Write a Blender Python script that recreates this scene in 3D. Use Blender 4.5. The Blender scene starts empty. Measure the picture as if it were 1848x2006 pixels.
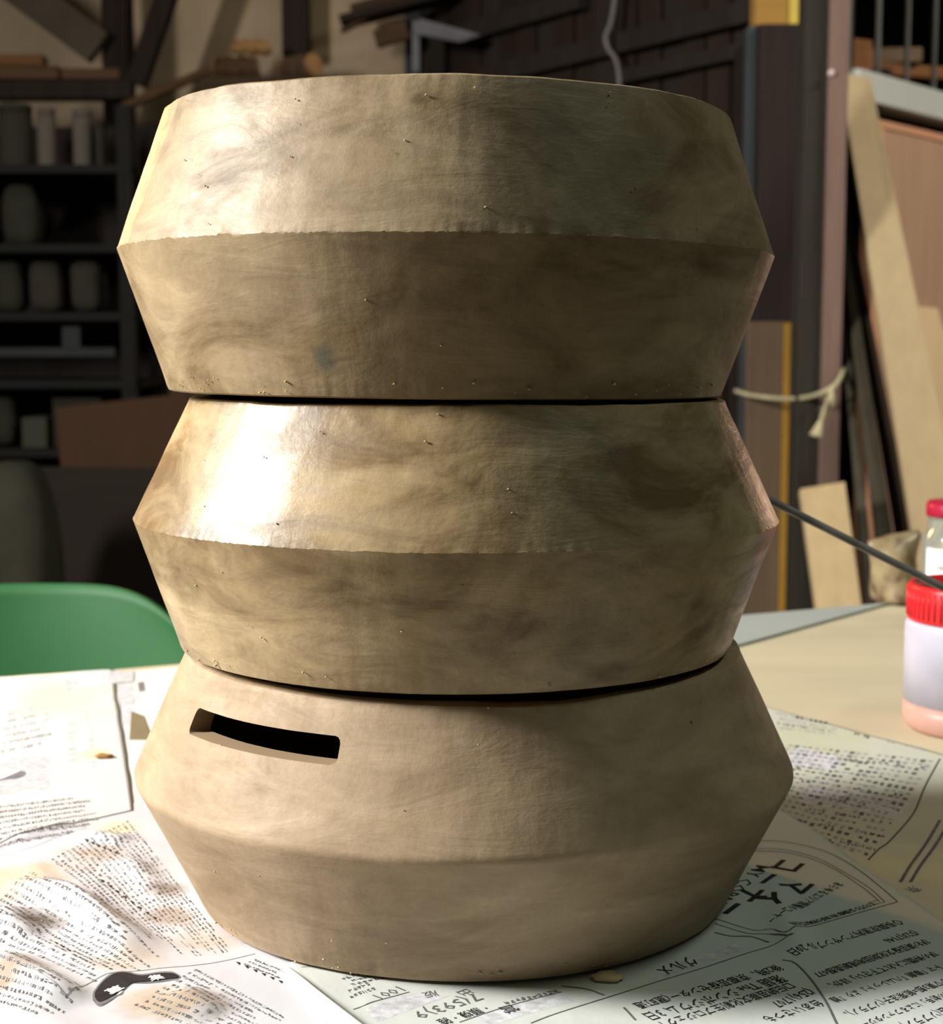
import bpy, bmesh, math, random
from mathutils import Vector, Matrix, noise
random.seed(7)
S = bpy.context.scene
COL = S.collection
PI = math.pi
T = 0.72                                   # table top height

# ------------------------------------------------------------------ camera
F, CX, CY = 3109.0, 924.0, 1003.0
PITCH = 0.1067
CAM = Vector((0, -0.7, T + 0.2458))
FW = Vector((0, math.cos(PITCH), -math.sin(PITCH)))
UP = Vector((0, math.sin(PITCH), math.cos(PITCH)))
RT = Vector((1, 0, 0))
cam = bpy.data.cameras.new('camera')
cam.sensor_fit = 'HORIZONTAL'; cam.sensor_width = 36.0
cam.lens = 36.0 * F / 1848.0
cam.clip_start = 0.02; cam.clip_end = 60
cam.dof.use_dof = True
cam.dof.focus_distance = 0.60
cam.dof.aperture_fstop = 19.0
cam.dof.aperture_blades = 0
camo = bpy.data.objects.new('camera', cam); COL.objects.link(camo)
M = Matrix((RT, UP, -FW)).transposed().to_4x4(); M.translation = CAM
camo.matrix_world = M
S.camera = camo

# ------------------------------------------------------------------ world, lights, exposure
w = bpy.data.worlds.new('world'); S.world = w; w.use_nodes = True
w.node_tree.nodes['Background'].inputs[0].default_value = (0.84, 0.95, 0.80, 1)
w.node_tree.nodes['Background'].inputs[1].default_value = 0.04
S.view_settings.view_transform = 'Standard'
S.view_settings.look = 'None'
S.view_settings.exposure = 0.0
S.view_settings.gamma = 1.0
S.view_settings.use_curve_mapping = False

def area(name, loc, aim, sx, sy, power, col, spread=180):
    l = bpy.data.lights.new(name, 'AREA'); l.shape = 'RECTANGLE'; l.size = sx; l.size_y = sy
    l.energy = power; l.color = col; l.spread = math.radians(spread)
    o = bpy.data.objects.new(name, l); COL.objects.link(o)
    d = Vector(aim) - Vector(loc)
    o.location = loc; o.rotation_euler = d.to_track_quat('-Z', 'Y').to_euler()
    return o
area('window_daylight', (-2.25, -0.2, 2.05), (0, -0.02, 0.95), 0.55, 0.75, 200, (1.0, 0.97, 0.925))
area('ceiling_tube_lamp', (2.3, 1.1, 2.75), (1.25, 2.4, 1.15), 1.2, 0.18, 21, (1.0, 0.95, 0.86), 100)
area('overhead_tube_lamp', (1.15, -0.3, 2.9), (0.75, -0.1, 0.7), 1.2, 0.15, 11, (0.88, 1.0, 0.81))
area('back_wall_fill', (-0.45, 3.35, 2.95), (-0.45, 4.3, 1.75), 0.25, 0.12, 0.7, (1.0, 0.86, 0.68), 110)  # added fill without a real lamp, brightens the upper back wall
area('bulb_back_left', (-1.25, 2.45, 1.56), (0, 0, 1.0), 0.1, 0.24, 3.2, (1.0, 0.46, 0.15), 60)
area('bulb_back_right', (1.2, 1.85, 1.0), (0.1, 0, 0.92), 0.3, 0.25, 1.6, (1.0, 0.62, 0.42))

# ------------------------------------------------------------------ pixel helpers (positions measured in the photograph)
def ray(px, py):
    return (FW + RT * ((px - CX) / F) - UP * ((py - CY) / F))
def un(px, py, Y):                         # point of the view ray at world depth Y
    r = ray(px, py); t = (Y - CAM.y) / r.y
    return CAM + r * t
def tb(px, py, z=T):                       # point of the view ray on a horizontal plane
    r = ray(px, py); t = (z - CAM.z) / r.z
    return CAM + r * t

# ------------------------------------------------------------------ materials
def lin(c):
    return tuple(((v / 255) / 12.92 if v / 255 <= 0.04045 else ((v / 255 + 0.055) / 1.055) ** 2.4) for v in c)
def new_mat(name):
    m = bpy.data.materials.new(name); m.use_nodes = True
    nt = m.node_tree; b = nt.nodes['Principled BSDF']
    return m, nt, b
def N(nt, kind, **kw):
    n = nt.nodes.new(kind)
    for k, v in kw.items():
        if k.startswith('in_'):
            n.inputs[k[3:].replace('_', ' ')].default_value = v
        else:
            setattr(n, k, v)
    return n
def ramp(nt, src, stops):
    r = nt.nodes.new('ShaderNodeValToRGB')
    els = r.color_ramp.elements
    while len(els) < len(stops): els.new(0.5)
    for e, (p, c) in zip(els, stops):
        e.position = p; e.color = c if len(c) == 4 else (*c, 1)
    nt.links.new(src, r.inputs[0])
    return r
def mixc(nt, fac, a, b, mode='MIX'):
    m = nt.nodes.new('ShaderNodeMix'); m.data_type = 'RGBA'; m.blend_type = mode
    for i, v in ((0, fac), (6, a), (7, b)):
        if hasattr(v, 'is_output') or isinstance(v, bpy.types.NodeSocket): nt.links.new(v, m.inputs[i])
        elif isinstance(v, tuple): m.inputs[i].default_value = (*v, 1) if len(v) == 3 else v
        else: m.inputs[i].default_value = v
    return m.outputs[2]
def mapping(nt, kind='Object', scale=(1, 1, 1), rot=(0, 0, 0)):
    tc = nt.nodes.new('ShaderNodeTexCoord'); mp = nt.nodes.new('ShaderNodeMapping')
    mp.inputs['Scale'].default_value = scale; mp.inputs['Rotation'].default_value = rot
    nt.links.new(tc.outputs[kind], mp.inputs[0]); return mp.outputs[0]
def plain(name, rgb, rough=0.6, var=0.25, scale=8.0, bump=0.15, stretch=(1, 1, 1), spec=0.2, metal=0.0):
    m, nt, b = new_mat(name)
    v = mapping(nt, 'Object', stretch)
    n = N(nt, 'ShaderNodeTexNoise', in_Scale=scale, in_Detail=6.0, in_Roughness=0.62); nt.links.new(v, n.inputs['Vector'])
    c = lin(rgb)
    r = ramp(nt, n.outputs[0], [(0.28, tuple(x * (1 - var) for x in c)), (0.72, tuple(min(1, x * (1 + var)) for x in c))])
    nt.links.new(r.outputs[0], b.inputs['Base Color'])
    b.inputs['Roughness'].default_value = rough; b.inputs['Metallic'].default_value = metal
    b.inputs['Specular IOR Level'].default_value = spec
    if bump:
        bp = N(nt, 'ShaderNodeBump', in_Strength=bump, in_Distance=0.004); nt.links.new(n.outputs[0], bp.inputs['Height'])
        nt.links.new(bp.outputs[0], b.inputs['Normal'])
    return m
def wood(name, rgb, rough=0.6, var=0.3, axis='Z', grain=40.0):
    st = {'X': (0.06, 1, 1), 'Y': (1, 0.06, 1), 'Z': (1, 1, 0.06)}[axis]
    return plain(name, rgb, rough, var, grain, 0.12, st)

# ------------------------------------------------------------------ mesh helpers
def mesh_obj(name, verts, faces, mat, parent=None, smooth=False, uvs=None):
    me = bpy.data.meshes.new(name); me.from_pydata([tuple(v) for v in verts], [], faces); me.update()
    if mat: me.materials.append(mat)
    if smooth: me.polygons.foreach_set('use_smooth', [True] * len(me.polygons))
    o = bpy.data.objects.new(name, me); COL.objects.link(o)
    if parent: o.parent = parent
    return o
def bm_obj(name, bm, mat, parent=None, smooth=False):
    bmesh.ops.recalc_face_normals(bm, faces=bm.faces)
    me = bpy.data.meshes.new(name); bm.to_mesh(me); bm.free()
    if mat: me.materials.append(mat)
    if smooth: me.polygons.foreach_set('use_smooth', [True] * len(me.polygons))
    o = bpy.data.objects.new(name, me); COL.objects.link(o)
    if parent: o.parent = parent
    return o
def tag(o, label=None, cat=None, group=None, kind=None):
    if label: o['label'] = label
    if cat: o['category'] = cat
    if group: o['group'] = group
    if kind: o['kind'] = kind
    return o
def empty(name, loc, rz=0):
    o = bpy.data.objects.new(name, None); o.empty_display_size = 0.05
    COL.objects.link(o); o.location = loc; o.rotation_euler.z = rz; return o
def adopt(child, par):
    """parent keeping the world-space vertices"""
    child.parent = par
    child.matrix_parent_inverse = (Matrix.Translation(par.location) @ par.rotation_euler.to_matrix().to_4x4()).inverted()
    return child
def hexa(bm, p, bev=0.0):
    """p: 8 corners, 4 of one face then the 4 opposite"""
    vs = [bm.verts.new(q) for q in p]
    fs = [bm.faces.new([vs[i] for i in f]) for f in ((0,1,2,3), (7,6,5,4), (0,4,5,1), (1,5,6,2), (2,6,7,3), (3,7,4,0))]
    if bev:
        es = {e for f in fs for e in f.edges}
        bmesh.ops.bevel(bm, geom=list(es), offset=bev, segments=2, affect='EDGES', profile=0.6)
def box(bm, x0, y0, z0, x1, y1, z1, bev=0.0):
    hexa(bm, [Vector(q) for q in ((x0,y0,z0),(x1,y0,z0),(x1,y1,z0),(x0,y1,z0),(x0,y0,z1),(x1,y0,z1),(x1,y1,z1),(x0,y1,z1))], bev)
def box_obj(name, x0, y0, z0, x1, y1, z1, mat, bev=0.002, parent=None):
    bm = bmesh.new(); box(bm, x0, y0, z0, x1, y1, z1, bev); return bm_obj(name, bm, mat, parent)
def pxbox(name, x0, y0, x1, y1, Y, depth, mat, bev=0.003, zmin=None, zmax=None):
    a = un(x0, y1, Y); b = un(x1, y0, Y)
    return box_obj(name, a.x, Y, a.z if zmin is None else zmin, b.x, Y + depth, b.z if zmax is None else zmax, mat, bev)
def slab(name, pts, th, mat, bev=0.002, parent=None):
    """quad of world points (front face) given thickness away from the camera"""
    n = (pts[1] - pts[0]).cross(pts[3] - pts[0]).normalized()
    if n.dot(pts[0] - CAM) < 0: n = -n
    bm = bmesh.new(); hexa(bm, list(pts) + [p + n * th for p in pts], bev); return bm_obj(name, bm, mat, parent)
def lean(name, top, low, th, mat, z0=0.0, bev=0.002):
    """leaning board: two top points and two lower visible points (px, py, Y); its edges run on down to the floor"""
    t = [un(*q) for q in top]; l = [un(*q) for q in low]
    bot = [a + (b - a) * ((a.z - z0) / (a.z - b.z)) for a, b in zip(t, l)]
    return slab(name, [bot[0], bot[1], t[1], t[0]], th, mat, bev)
def tube(bm, pts, r, seg=10, caps=True):
    pts = [Vector(p) for p in pts]; rings = []
    rr = r if isinstance(r, (list, tuple)) else [r] * len(pts)
    up = Vector((0.13, 0.31, 0.94)).normalized()
    for i, p in enumerate(pts):
        d = (pts[min(i + 1, len(pts) - 1)] - pts[max(i - 1, 0)]).normalized()
        a = d.cross(up)
        if a.length < 1e-3: a = d.cross(Vector((1, 0, 0)))
        a.normalize(); b = d.cross(a)
        rings.append([bm.verts.new(p + (a * math.cos(2 * PI * k / seg) + b * math.sin(2 * PI * k / seg)) * rr[i]) for k in range(seg)])
    for r0, r1 in zip(rings, rings[1:]):
        for k in range(seg): bm.faces.new((r0[k], r0[(k + 1) % seg], r1[(k + 1) % seg], r1[k]))
    if caps:
        bm.faces.new(rings[0][::-1]); bm.faces.new(rings[-1])
def spline(pts, n=10):
    pts = [Vector(p) for p in pts]; out = []
    P = [pts[0] * 2 - pts[1]] + pts + [pts[-1] * 2 - pts[-2]]
    for i in range(1, len(P) - 2):
        for k in range(n):
            t = k / n; a, b, c, d = P[i - 1:i + 3]
            out.append(0.5 * ((2 * b) + (c - a) * t + (2 * a - 5 * b + 4 * c - d) * t * t + (3 * b - a - 3 * c + d) * t ** 3))
    out.append(pts[-1]); return out
def lathe(bm, prof, cx=0, cy=0, seg=48, closed=False):
    rings = [[bm.verts.new((cx + r * math.cos(2 * PI * k / seg), cy + r * math.sin(2 * PI * k / seg), z)) for k in range(seg)] for r, z in prof]
    prs = list(zip(rings, rings[1:])) + ([(rings[-1], rings[0])] if closed else [])
    for a, b in prs:
        for k in range(seg): bm.faces.new((a[k], a[(k + 1) % seg], b[(k + 1) % seg], b[k]))
    if not closed:
        bm.faces.new(rings[0][::-1]); bm.faces.new(rings[-1])
def fbm(p, o=4):
    return noise.fractal(Vector(p), 0.9, 2.0, o)

# ================================================================== THE ROOM
M_floor = plain('concrete_floor', (70, 64, 56), 0.8, 0.25, 5)
M_plaster = plain('old_plaster', (166, 146, 120), 0.9, 0.22, 2.2, 0.2)
M_darkwall = plain('dark_planks', (48, 38, 30), 0.75, 0.35, 12, 0.2, (1, 1, 0.08))
M_ceil = plain('sooty_ceiling', (42, 36, 30), 0.9, 0.2, 4)
M_darkbeam = wood('dark_beam_wood', (34, 25, 18), 0.8, 0.35)
tag(box_obj('floor', -4.5, -3.2, -0.06, 4.5, 6.6, 0.0, M_floor, 0), kind='structure')
YB = 4.3
tag(box_obj('wall_back', -4.5, YB, 0.0, -0.14, YB + 0.12, 3.1, M_plaster, 0), kind='structure')
tag(box_obj('wall_far', -0.1, 6.2, 0.0, 4.5, 6.32, 3.1, plain('far_dark_wall', (30, 25, 20), 0.9), 0), kind='structure')
tag(box_obj('ceiling', -4.5, -3.2, 3.1, 4.5, 6.6, 3.2, M_ceil, 0), kind='structure')
# left wall with the window that lights the pots
bm = bmesh.new()
for q in ((-3.2, 0, -0.65, 3.1), (0.25, 0, 6.4, 3.1), (-0.65, 0, 0.25, 1.62), (-0.65, 2.48, 0.25, 3.1)):
    box(bm, -2.42, q[0], q[1], -2.32, q[2], q[3])
wl = bm_obj('wall_left', bm, M_plaster); tag(wl, kind='structure')
bm = bmesh.new()
for q in ((-0.65, 1.62, -0.61, 2.48), (0.21, 1.62, 0.25, 2.48), (-0.61, 1.62, 0.21, 1.66), (-0.61, 2.44, 0.21, 2.48)):
    box(bm, -2.40, q[0], q[1], -2.34, q[2], q[3])
tag(bm_obj('window_1', bm, M_darkbeam), kind='structure')

# plank wall receding on the right: every board its own piece
wr = empty('wall_right', (0, 0, 0)); tag(wr, kind='structure')
def dwall(px):                             # depth of the plank wall, measured from its converging battens
    return 1.0 / (0.2247 * (1 + 0.22 * (px - 1000) / 480))
def wpt(px, z):
    d = dwall(px); p = CAM + ray(px, 670) * (d / ray(px, 670).y); return Vector((p.x, p.y, z))
bpx = [800, 838, 872, 904, 940, 975, 1008, 1046, 1080, 1120, 1158, 1200, 1240, 1285, 1330, 1372, 1420, 1466, 1512, 1560, 1610]
wn = (wpt(1600, 0) - wpt(800, 0)).normalized(); wnn = Vector((wn.y, -wn.x, 0))
if wnn.dot(wpt(1000, 0) - CAM) < 0: wnn = -wnn
M_planks = [plain('dark_plank_%s' % k, c, 0.75, 0.35, 14, 0.2, (1, 1, 0.07)) for k, c in (('brown', (42, 31, 23)), ('grey', (40, 34, 29)), ('umber', (36, 26, 19)))]
for i, (a, b) in enumerate(zip(bpx, bpx[1:])):
    pa, pb = wpt(a, 0) + wn * 0.004, wpt(b, 0) - wn * 0.004
    off = wnn * random.uniform(0.0, 0.012)
    slab('plank', [pa + off, pb + off, pb + off + Vector((0, 0, 3.1)), pa + off + Vector((0, 0, 3.1))], 0.02, M_planks[i % 3], 0.002, wr)
for (xa, ya), (xb, yb), hh in (((960, 152), (1500, 17), 0.05), ((1180, 176), (1500, 76), 0.035), ((900, 72), (1150, 0), 0.05)):
    pa, pb = wpt(xa, 0), wpt(xb, 0)
    za = (CAM + ray(xa, ya) * (dwall(xa) / ray(xa, ya).y)).z
    zb = (CAM + ray(xb, yb) * (dwall(xb) / ray(xb, yb).y)).z
    z = (za + zb) / 2
    o = -wnn * 0.035
    slab('batten', [pa + o + Vector((0, 0, z - hh / 2)), pb + o + Vector((0, 0, z - hh / 2)), pb + o + Vector((0, 0, z + hh / 2)), pa + o + Vector((0, 0, z + hh / 2))], 0.034, M_planks[1], 0.002, wr)
tag(slab('wall_backing', [wpt(795, 0) + wnn * .04, wpt(1620, 0) + wnn * .04, wpt(1620, 3.1) + wnn * .04, wpt(795, 3.1) + wnn * .04], 0.02, M_ceil, 0), kind='structure')
tag(pxbox('trim_1', 798, 90, 826, 1200, 4.12, 0.09, plain('bluish_corner_post', (44, 43, 44), 0.6), 0.004, 0, 3.1), kind='structure')

# ================================================================== TABLE
tl, tr = tb(-40, 1333), tb(1620, 1192)
ed = (tr - tl); ed.z = 0; ed.normalize(); en = Vector((ed.y, -ed.x, 0))    # en points to the camera
TA = tl - ed * 0.35
M_ply = plain('table_plywood', (190, 180, 152), 0.55, 0.12, 9, 0.05, (0.25, 1, 1))
table = empty('work_table', (TA + ed * 0.85 + en * 0.4).to_tuple()[:2] + (0.0,))
tag(table, 'large plywood-topped work table under the newspapers and the pots', 'table')
def tq(u, v, z): p = TA + ed * u + en * v; return Vector((p.x, p.y, z))
LU = 1.75; LV = en.dot(Vector((0.22, -0.19, T)) - TA)
bm = bmesh.new(); hexa(bm, [tq(0, 0, T - .028), tq(LU, 0, T - .028), tq(LU, LV, T - .028), tq(0, LV, T - .028), tq(0, 0, T), tq(LU, 0, T), tq(LU, LV, T), tq(0, LV, T)], 0.002)
adopt(bm_obj('tabletop', bm, M_ply), table)
M_leg = wood('table_leg_wood', (96, 76, 54))
for u, v in ((.08, .08), (LU - .15, .08), (.08, LV - .15), (LU - .15, LV - .15)):
    bm = bmesh.new(); hexa(bm, [tq(u, v, 0), tq(u + .07, v, 0), tq(u + .07, v + .07, 0), tq(u, v + .07, 0)] + [tq(u, v, T - .028), tq(u + .07, v, T - .028), tq(u + .07, v + .07, T - .028), tq(u, v + .07, T - .028)], .003)
    adopt(bm_obj('leg', bm, M_leg), table)
bm = bmesh.new()
for v in (.09, LV - .12):
    hexa(bm, [tq(.15, v, T - .11), tq(LU - .15, v, T - .11), tq(LU - .15, v + .03, T - .11), tq(.15, v + .03, T - .11), tq(.15, v, T - .028), tq(LU - .15, v, T - .028), tq(LU - .15, v + .03, T - .028), tq(.15, v + .03, T - .028)], .002)
adopt(bm_obj('apron', bm, M_leg), table)
# grey board lying on the far corner of the table
g0, g1 = tb(1330, 1300), tb(1735, 1187)
M_greyb = plain('blue_grey_board', (158, 164, 160), 0.55, 0.06, 6, 0.03)
bm = bmesh.new(); q = [g0, g1, tq((g1 - TA).dot(ed) + .02, .008, T), tq((g0 - TA).dot(ed) - .12, .008, T)]
hexa(bm, [Vector((p.x, p.y, T + .0002)) for p in q] + [Vector((p.x, p.y, T + .0022)) for p in q])
tag(bm_obj('grey_board', bm, M_greyb), 'thin blue-grey board lying along the far edge of the plywood table', 'board')

# ================================================================== CLAY POTS
def clay_mat(name, base, light, dark, rough, seed, stain=None, spec=0.5, streak=1.0):
    m, nt, b = new_mat(name)
    tc = N(nt, 'ShaderNodeTexCoord')
    def mp(scale, loc=(0, 0, 0)):
        q = N(nt, 'ShaderNodeMapping'); q.inputs['Scale'].default_value = scale; q.inputs['Location'].default_value = (loc[0] + seed, loc[1], loc[2])
        nt.links.new(tc.outputs['UV'], q.inputs[0]); return q.outputs[0]
    def nz(vec, scale, det=5.0, rg=0.6, dist=0.0):
        n = N(nt, 'ShaderNodeTexNoise', in_Scale=scale, in_Detail=det, in_Roughness=rg, in_Distortion=dist); nt.links.new(vec, n.inputs['Vector']); return n.outputs[0]
    big = nz(mp((1, 1.9, 1)), 13, 6, 0.62, 1.0)          # damp / dry patches
    strk = nz(mp((1, 3.4, 1)), 19, 7, 0.66, 1.1)         # smears left by the rib, along the turning direction
    fine = nz(mp((1, 1, 1)), 420, 3, 0.6)
    brush = nz(mp((1, 14, 1)), 60, 4, 0.6)
    c1 = ramp(nt, big, [(0.34, lin(dark)), (0.5, lin(base)), (0.68, lin(light))]).outputs[0]
    k = ramp(nt, strk, [(0.36, (0.72, 0.70, 0.66)), (0.52, (1, 1, 1)), (0.66, (1.13, 1.12, 1.08))]).outputs[0]
    c2 = mixc(nt, 0.75 * streak, c1, k, 'MULTIPLY')
    fr = ramp(nt, fine, [(0.3, (0.9, 0.9, 0.9)), (0.7, (1.06, 1.06, 1.06))]).outputs[0]
    c3 = mixc(nt, 0.6, c2, fr, 'MULTIPLY')
    # pits and specks
    vo = N(nt, 'ShaderNodeTexVoronoi', in_Scale=55.0); nt.links.new(mp((1, 1, 1)), vo.inputs['Vector'])
    wn_ = N(nt, 'ShaderNodeTexWhiteNoise'); wn_.noise_dimensions = '3D'; nt.links.new(vo.outputs['Position'], wn_.inputs['Vector'])
    near = N(nt, 'ShaderNodeMath', operation='LESS_THAN'); near.inputs[1].default_value = 0.045; nt.links.new(vo.outputs['Distance'], near.inputs[0])
    rare = N(nt, 'ShaderNodeMath', operation='GREATER_THAN'); rare.inputs[1].default_value = 0.86; nt.links.new(wn_.outputs['Value'], rare.inputs[0])
    pit = N(nt, 'ShaderNodeMath', operation='MULTIPLY'); nt.links.new(near.outputs[0], pit.inputs[0]); nt.links.new(rare.outputs[0], pit.inputs[1])
    c4 = mixc(nt, pit.outputs[0], c3, tuple(x * 0.35 for x in lin(dark)))
    if stain:
        for (u, v, ru, rv, colr, st) in stain:
            sx = N(nt, 'ShaderNodeMapping'); sx.inputs['Location'].default_value = (-u / ru, -v / rv, 0); sx.inputs['Scale'].default_value = (1 / ru, 1 / rv, 0)
            nt.links.new(tc.outputs['UV'], sx.inputs[0])
            ln = N(nt, 'ShaderNodeVectorMath', operation='LENGTH'); nt.links.new(sx.outputs[0], ln.inputs[0])
            ad = N(nt, 'ShaderNodeMath', operation='ADD'); nt.links.new(ln.outputs['Value'], ad.inputs[0])
            sc = N(nt, 'ShaderNodeMath', operation='MULTIPLY_ADD'); sc.inputs[1].default_value = 1.6; sc.inputs[2].default_value = -0.8
            nt.links.new(nz(mp((1, 1, 1)), 130, 4), sc.inputs[0]); nt.links.new(sc.outputs[0], ad.inputs[1])
            fc = ramp(nt, ad.outputs[0], [(0.5, (st, st, st)), (1.0, (0, 0, 0))]).outputs[0]
            c4 = mixc(nt, fc, c4, lin(colr))
    nt.links.new(c4, b.inputs['Base Color'])
    rr = ramp(nt, strk, [(0.35, (rough + 0.1,) * 3), (0.65, (max(0.05, rough - 0.06),) * 3)]).outputs[0]
    nt.links.new(rr, b.inputs['Roughness'])
    b.inputs['Specular IOR Level'].default_value = spec
    h1 = N(nt, 'ShaderNodeMath', operation='MULTIPLY_ADD'); h1.inputs[1].default_value = 0.10; nt.links.new(brush, h1.inputs[0]); nt.links.new(strk, h1.inputs[2])
    h2 = N(nt, 'ShaderNodeMath', operation='MULTIPLY_ADD'); h2.inputs[1].default_value = 0.25; nt.links.new(fine, h2.inputs[0]); nt.links.new(h1.outputs[0], h2.inputs[2])
    h3 = N(nt, 'ShaderNodeMath', operation='MULTIPLY_ADD'); h3.inputs[1].default_value = -1.5; nt.links.new(pit.outputs[0], h3.inputs[0]); nt.links.new(h2.outputs[0], h3.inputs[2])
    bp = N(nt, 'ShaderNodeBump', in_Strength=0.42, in_Distance=0.0009); nt.links.new(h3.outputs[0], bp.inputs['Height'])
    nt.links.new(bp.outputs[0], b.inputs['Normal'])
    return m

NSEG = 720
def pot_mesh(name, r0, r1, r2, h1, h2, mat, seed, burr, crest_round, edge=0.0025, wall=0.009, warp=None, floor_th=0.010, slot=None, belly=(0.0, 0.0)):
    """double-cone clay ring: outer profile bottom rim > crest > top rim, then the inside"""
    prof = []                                         # (r, z, tag)
    def seg(a, b, n, bulge=0.0):
        for i in range(n):
            t = i / n; prof.append((a[0] + (b[0] - a[0]) * t + bulge * math.sin(PI * t), a[1] + (b[1] - a[1]) * t))
    e = edge
    prof.append((r0 - e * 1.0, 0.0)); prof.append((r0 - e * 0.35, e * 0.25)); prof.append((r0, e))
    lo_n = 12
    if crest_round:
        c = crest_round
        seg(prof.pop(), (r1 - c * 0.25, h1 - c), lo_n, belly[0]); 
        for t in (0, .25, .5, .75, 1): 
            a = (t - .5) * 2; prof.append((r1 - c * 0.25 * a * a, h1 + c * a))
        seg(prof.pop(), (r2, h2 - e), lo_n, belly[1])
    else:
        seg(prof.pop(), (r1, h1), lo_n, belly[0]); k_ = .0009 / h1; prof.append((r1 + (r0 - r1) * k_, h1 * (1 - k_)))
        prof.append((r1, h1)); k_ = .0009 / (h2 - h1); seg((r1 + (r2 - r1) * k_, h1 + .0009), (r2, h2 - e), lo_n, belly[1])
    prof.append((r2, h2 - e)); prof.append((r2 - e * 0.3, h2 - e * 0.3)); prof.append((r2 - e, h2))
    n_out = len(prof)
    prof.append((r2 - wall + 0.002, h2)); prof.append((r2 - wall, h2 - 0.002))
    prof.append((r1 - wall, h1)); prof.append((r0 - wall, floor_th)); prof.append((0.03, floor_th))
    verts, faces, uv = [], [], []
    L = [0.0]
    for p, q in zip(prof, prof[1:]): L.append(L[-1] + math.hypot(q[0] - p[0], q[1] - p[1]))
    K = len(prof)
    for j, (r, z) in enumerate(prof):
        for i in range(NSEG):
            a = 2 * PI * i / NSEG; ca, sa = math.cos(a), math.sin(a)
            rr, zz = r, z
            if 0.02 < r:
                rr += 0.0007 * fbm((ca * 1.3 + seed, sa * 1.3, z * 9), 3) + 0.00018 * fbm((ca * 12 + seed, sa * 12, z * 60), 3)
                if j in (0, n_out - 1, n_out - 2, 2): rr += 0.0002 * fbm((ca * 40, sa * 40, seed + j), 2)
                near = math.exp(-((z - h1) / 0.0007) ** 2) if not crest_round else 0
                if near > 0.3 and j < n_out and burr:
                    g = noise.noise(Vector((ca * 90, sa * 90, seed))) + 0.6 * noise.noise(Vector((ca * 25, sa * 25, seed + 3)))
                    rr += 0.0003 * burr * g; zz += 0.0006 * burr * g
                if warp: zz += warp(a, z / h2)
                if j >= n_out - 4 and j <= n_out + 1: zz += 0.0007 * fbm((ca * 2.5, sa * 2.5, seed + 9), 3)
            verts.append((rr * ca, rr * sa, zz))
    for j in range(K - 1):
        for i in range(NSEG):
            i2 = (i + 1) % NSEG
            faces.append((j * NSEG + i, j * NSEG + i2, (j + 1) * NSEG + i2, (j + 1) * NSEG + i))
    # underside and inside floor
    faces.append(tuple(range(NSEG - 1, -1, -1)))
    faces.append(tuple((K - 1) * NSEG + i for i in range(NSEG)))
    me = bpy.data.meshes.new(name); me.from_pydata(verts, [], faces); me.update()
    uvl = me.uv_layers.new(name='UVMap')
    for p in me.polygons:
        for li in p.loop_indices:
            v = me.loops[li].vertex_index; j, i = divmod(v, NSEG)
            x = i / NSEG
            if p.index < (K - 1) * NSEG and i == 0 and (p.index % NSEG) == NSEG - 1: x = 1.0
            uvl.data[li].uv = (x * 2 * PI * 0.14, L[j])
    me.materials.append(mat)
    me.polygons.foreach_set('use_smooth', [True] * len(me.polygons))
    me.set_sharp_from_angle(angle=math.radians(24))
    o = bpy.data.objects.new(name, me); COL.objects.link(o)
    return o
def uvof(px, py, pot_c, r1):                # where on the unrolled wall a photo point lies (for stains)
    pass

M_clayA = clay_mat('damp_clay_top', (145, 126, 97), (165, 146, 116), (110, 91, 62), 0.50, 1.7, spec=0.36,
                   stain=[(0.14 * 4.37, 0.0165, 0.006, 0.007, (84, 84, 78), 0.7)])
M_clayB = clay_mat('damp_clay_middle', (152, 131, 97), (174, 153, 118), (110, 88, 56), 0.37, 5.3, spec=0.42, streak=1.2)
M_clayC = clay_mat('drying_clay_bottom', (156, 135, 108), (168, 147, 120), (142, 121, 94), 0.62, 9.1, spec=0.35, streak=0.6)

PAPER_TOP = 0.0022
POTS = []
def warpC(a, t):                             # the bottom pot's rim sags at the front right: the gap under the middle pot
    c = max(0.0, math.cos(a + 1.22)); return -0.0028 * c ** 1.6 * sstep(.45, 1.0, t)
def sstep(a, b, x):
    t = max(0.0, min(1.0, (x - a) / (b - a))); return t * t * (3 - 2 * t)
for nm, P, mat, seed, burr, cr, lab in (
    ('clay_pot', (-.0116, .0019, .2236, -.0097, .0114, .1210, .1411, .1219, .0591, .1171), M_clayA, 1.3, 1.0, 0, 'topmost of the three stacked unfired clay pots, with a smeared shiny wall'),
    ('clay_pot', (-.0069, -.0024, .1146, -.0078, .0047, .1212, .1400, .1167, .0556, .1072), M_clayB, 4.1, 0.8, 0, 'middle of the three stacked unfired clay pots, glossy where the light strikes'),
    ('clay_pot', (-.0037, .0021, 0.0, 0.0, 0.0, .1192, .1460, .1230, .0571, .1136), M_clayC, 7.7, 0.5, 0.0022, 'bottom unfired clay pot on the newspaper, matte, with a long slot cut through it')):
    x, y, z, tx, ty, r0, r1, r2, h1, h2 = P
    if z == 0.0: z = PAPER_TOP; h2 -= 0.0021
    o = pot_mesh(nm, r0, r1, r2, h1, h2, mat, seed, burr, cr, warp=warpC if cr else None)
    o.location = (x, y, T + z)
    o.rotation_euler = Matrix((Matrix.Rotation(tx, 3, 'X') @ Matrix.Rotation(ty, 3, 'Y'))).to_euler()
    tag(o, lab, 'pot', 'stacked clay pots'); POTS.append(o)
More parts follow.
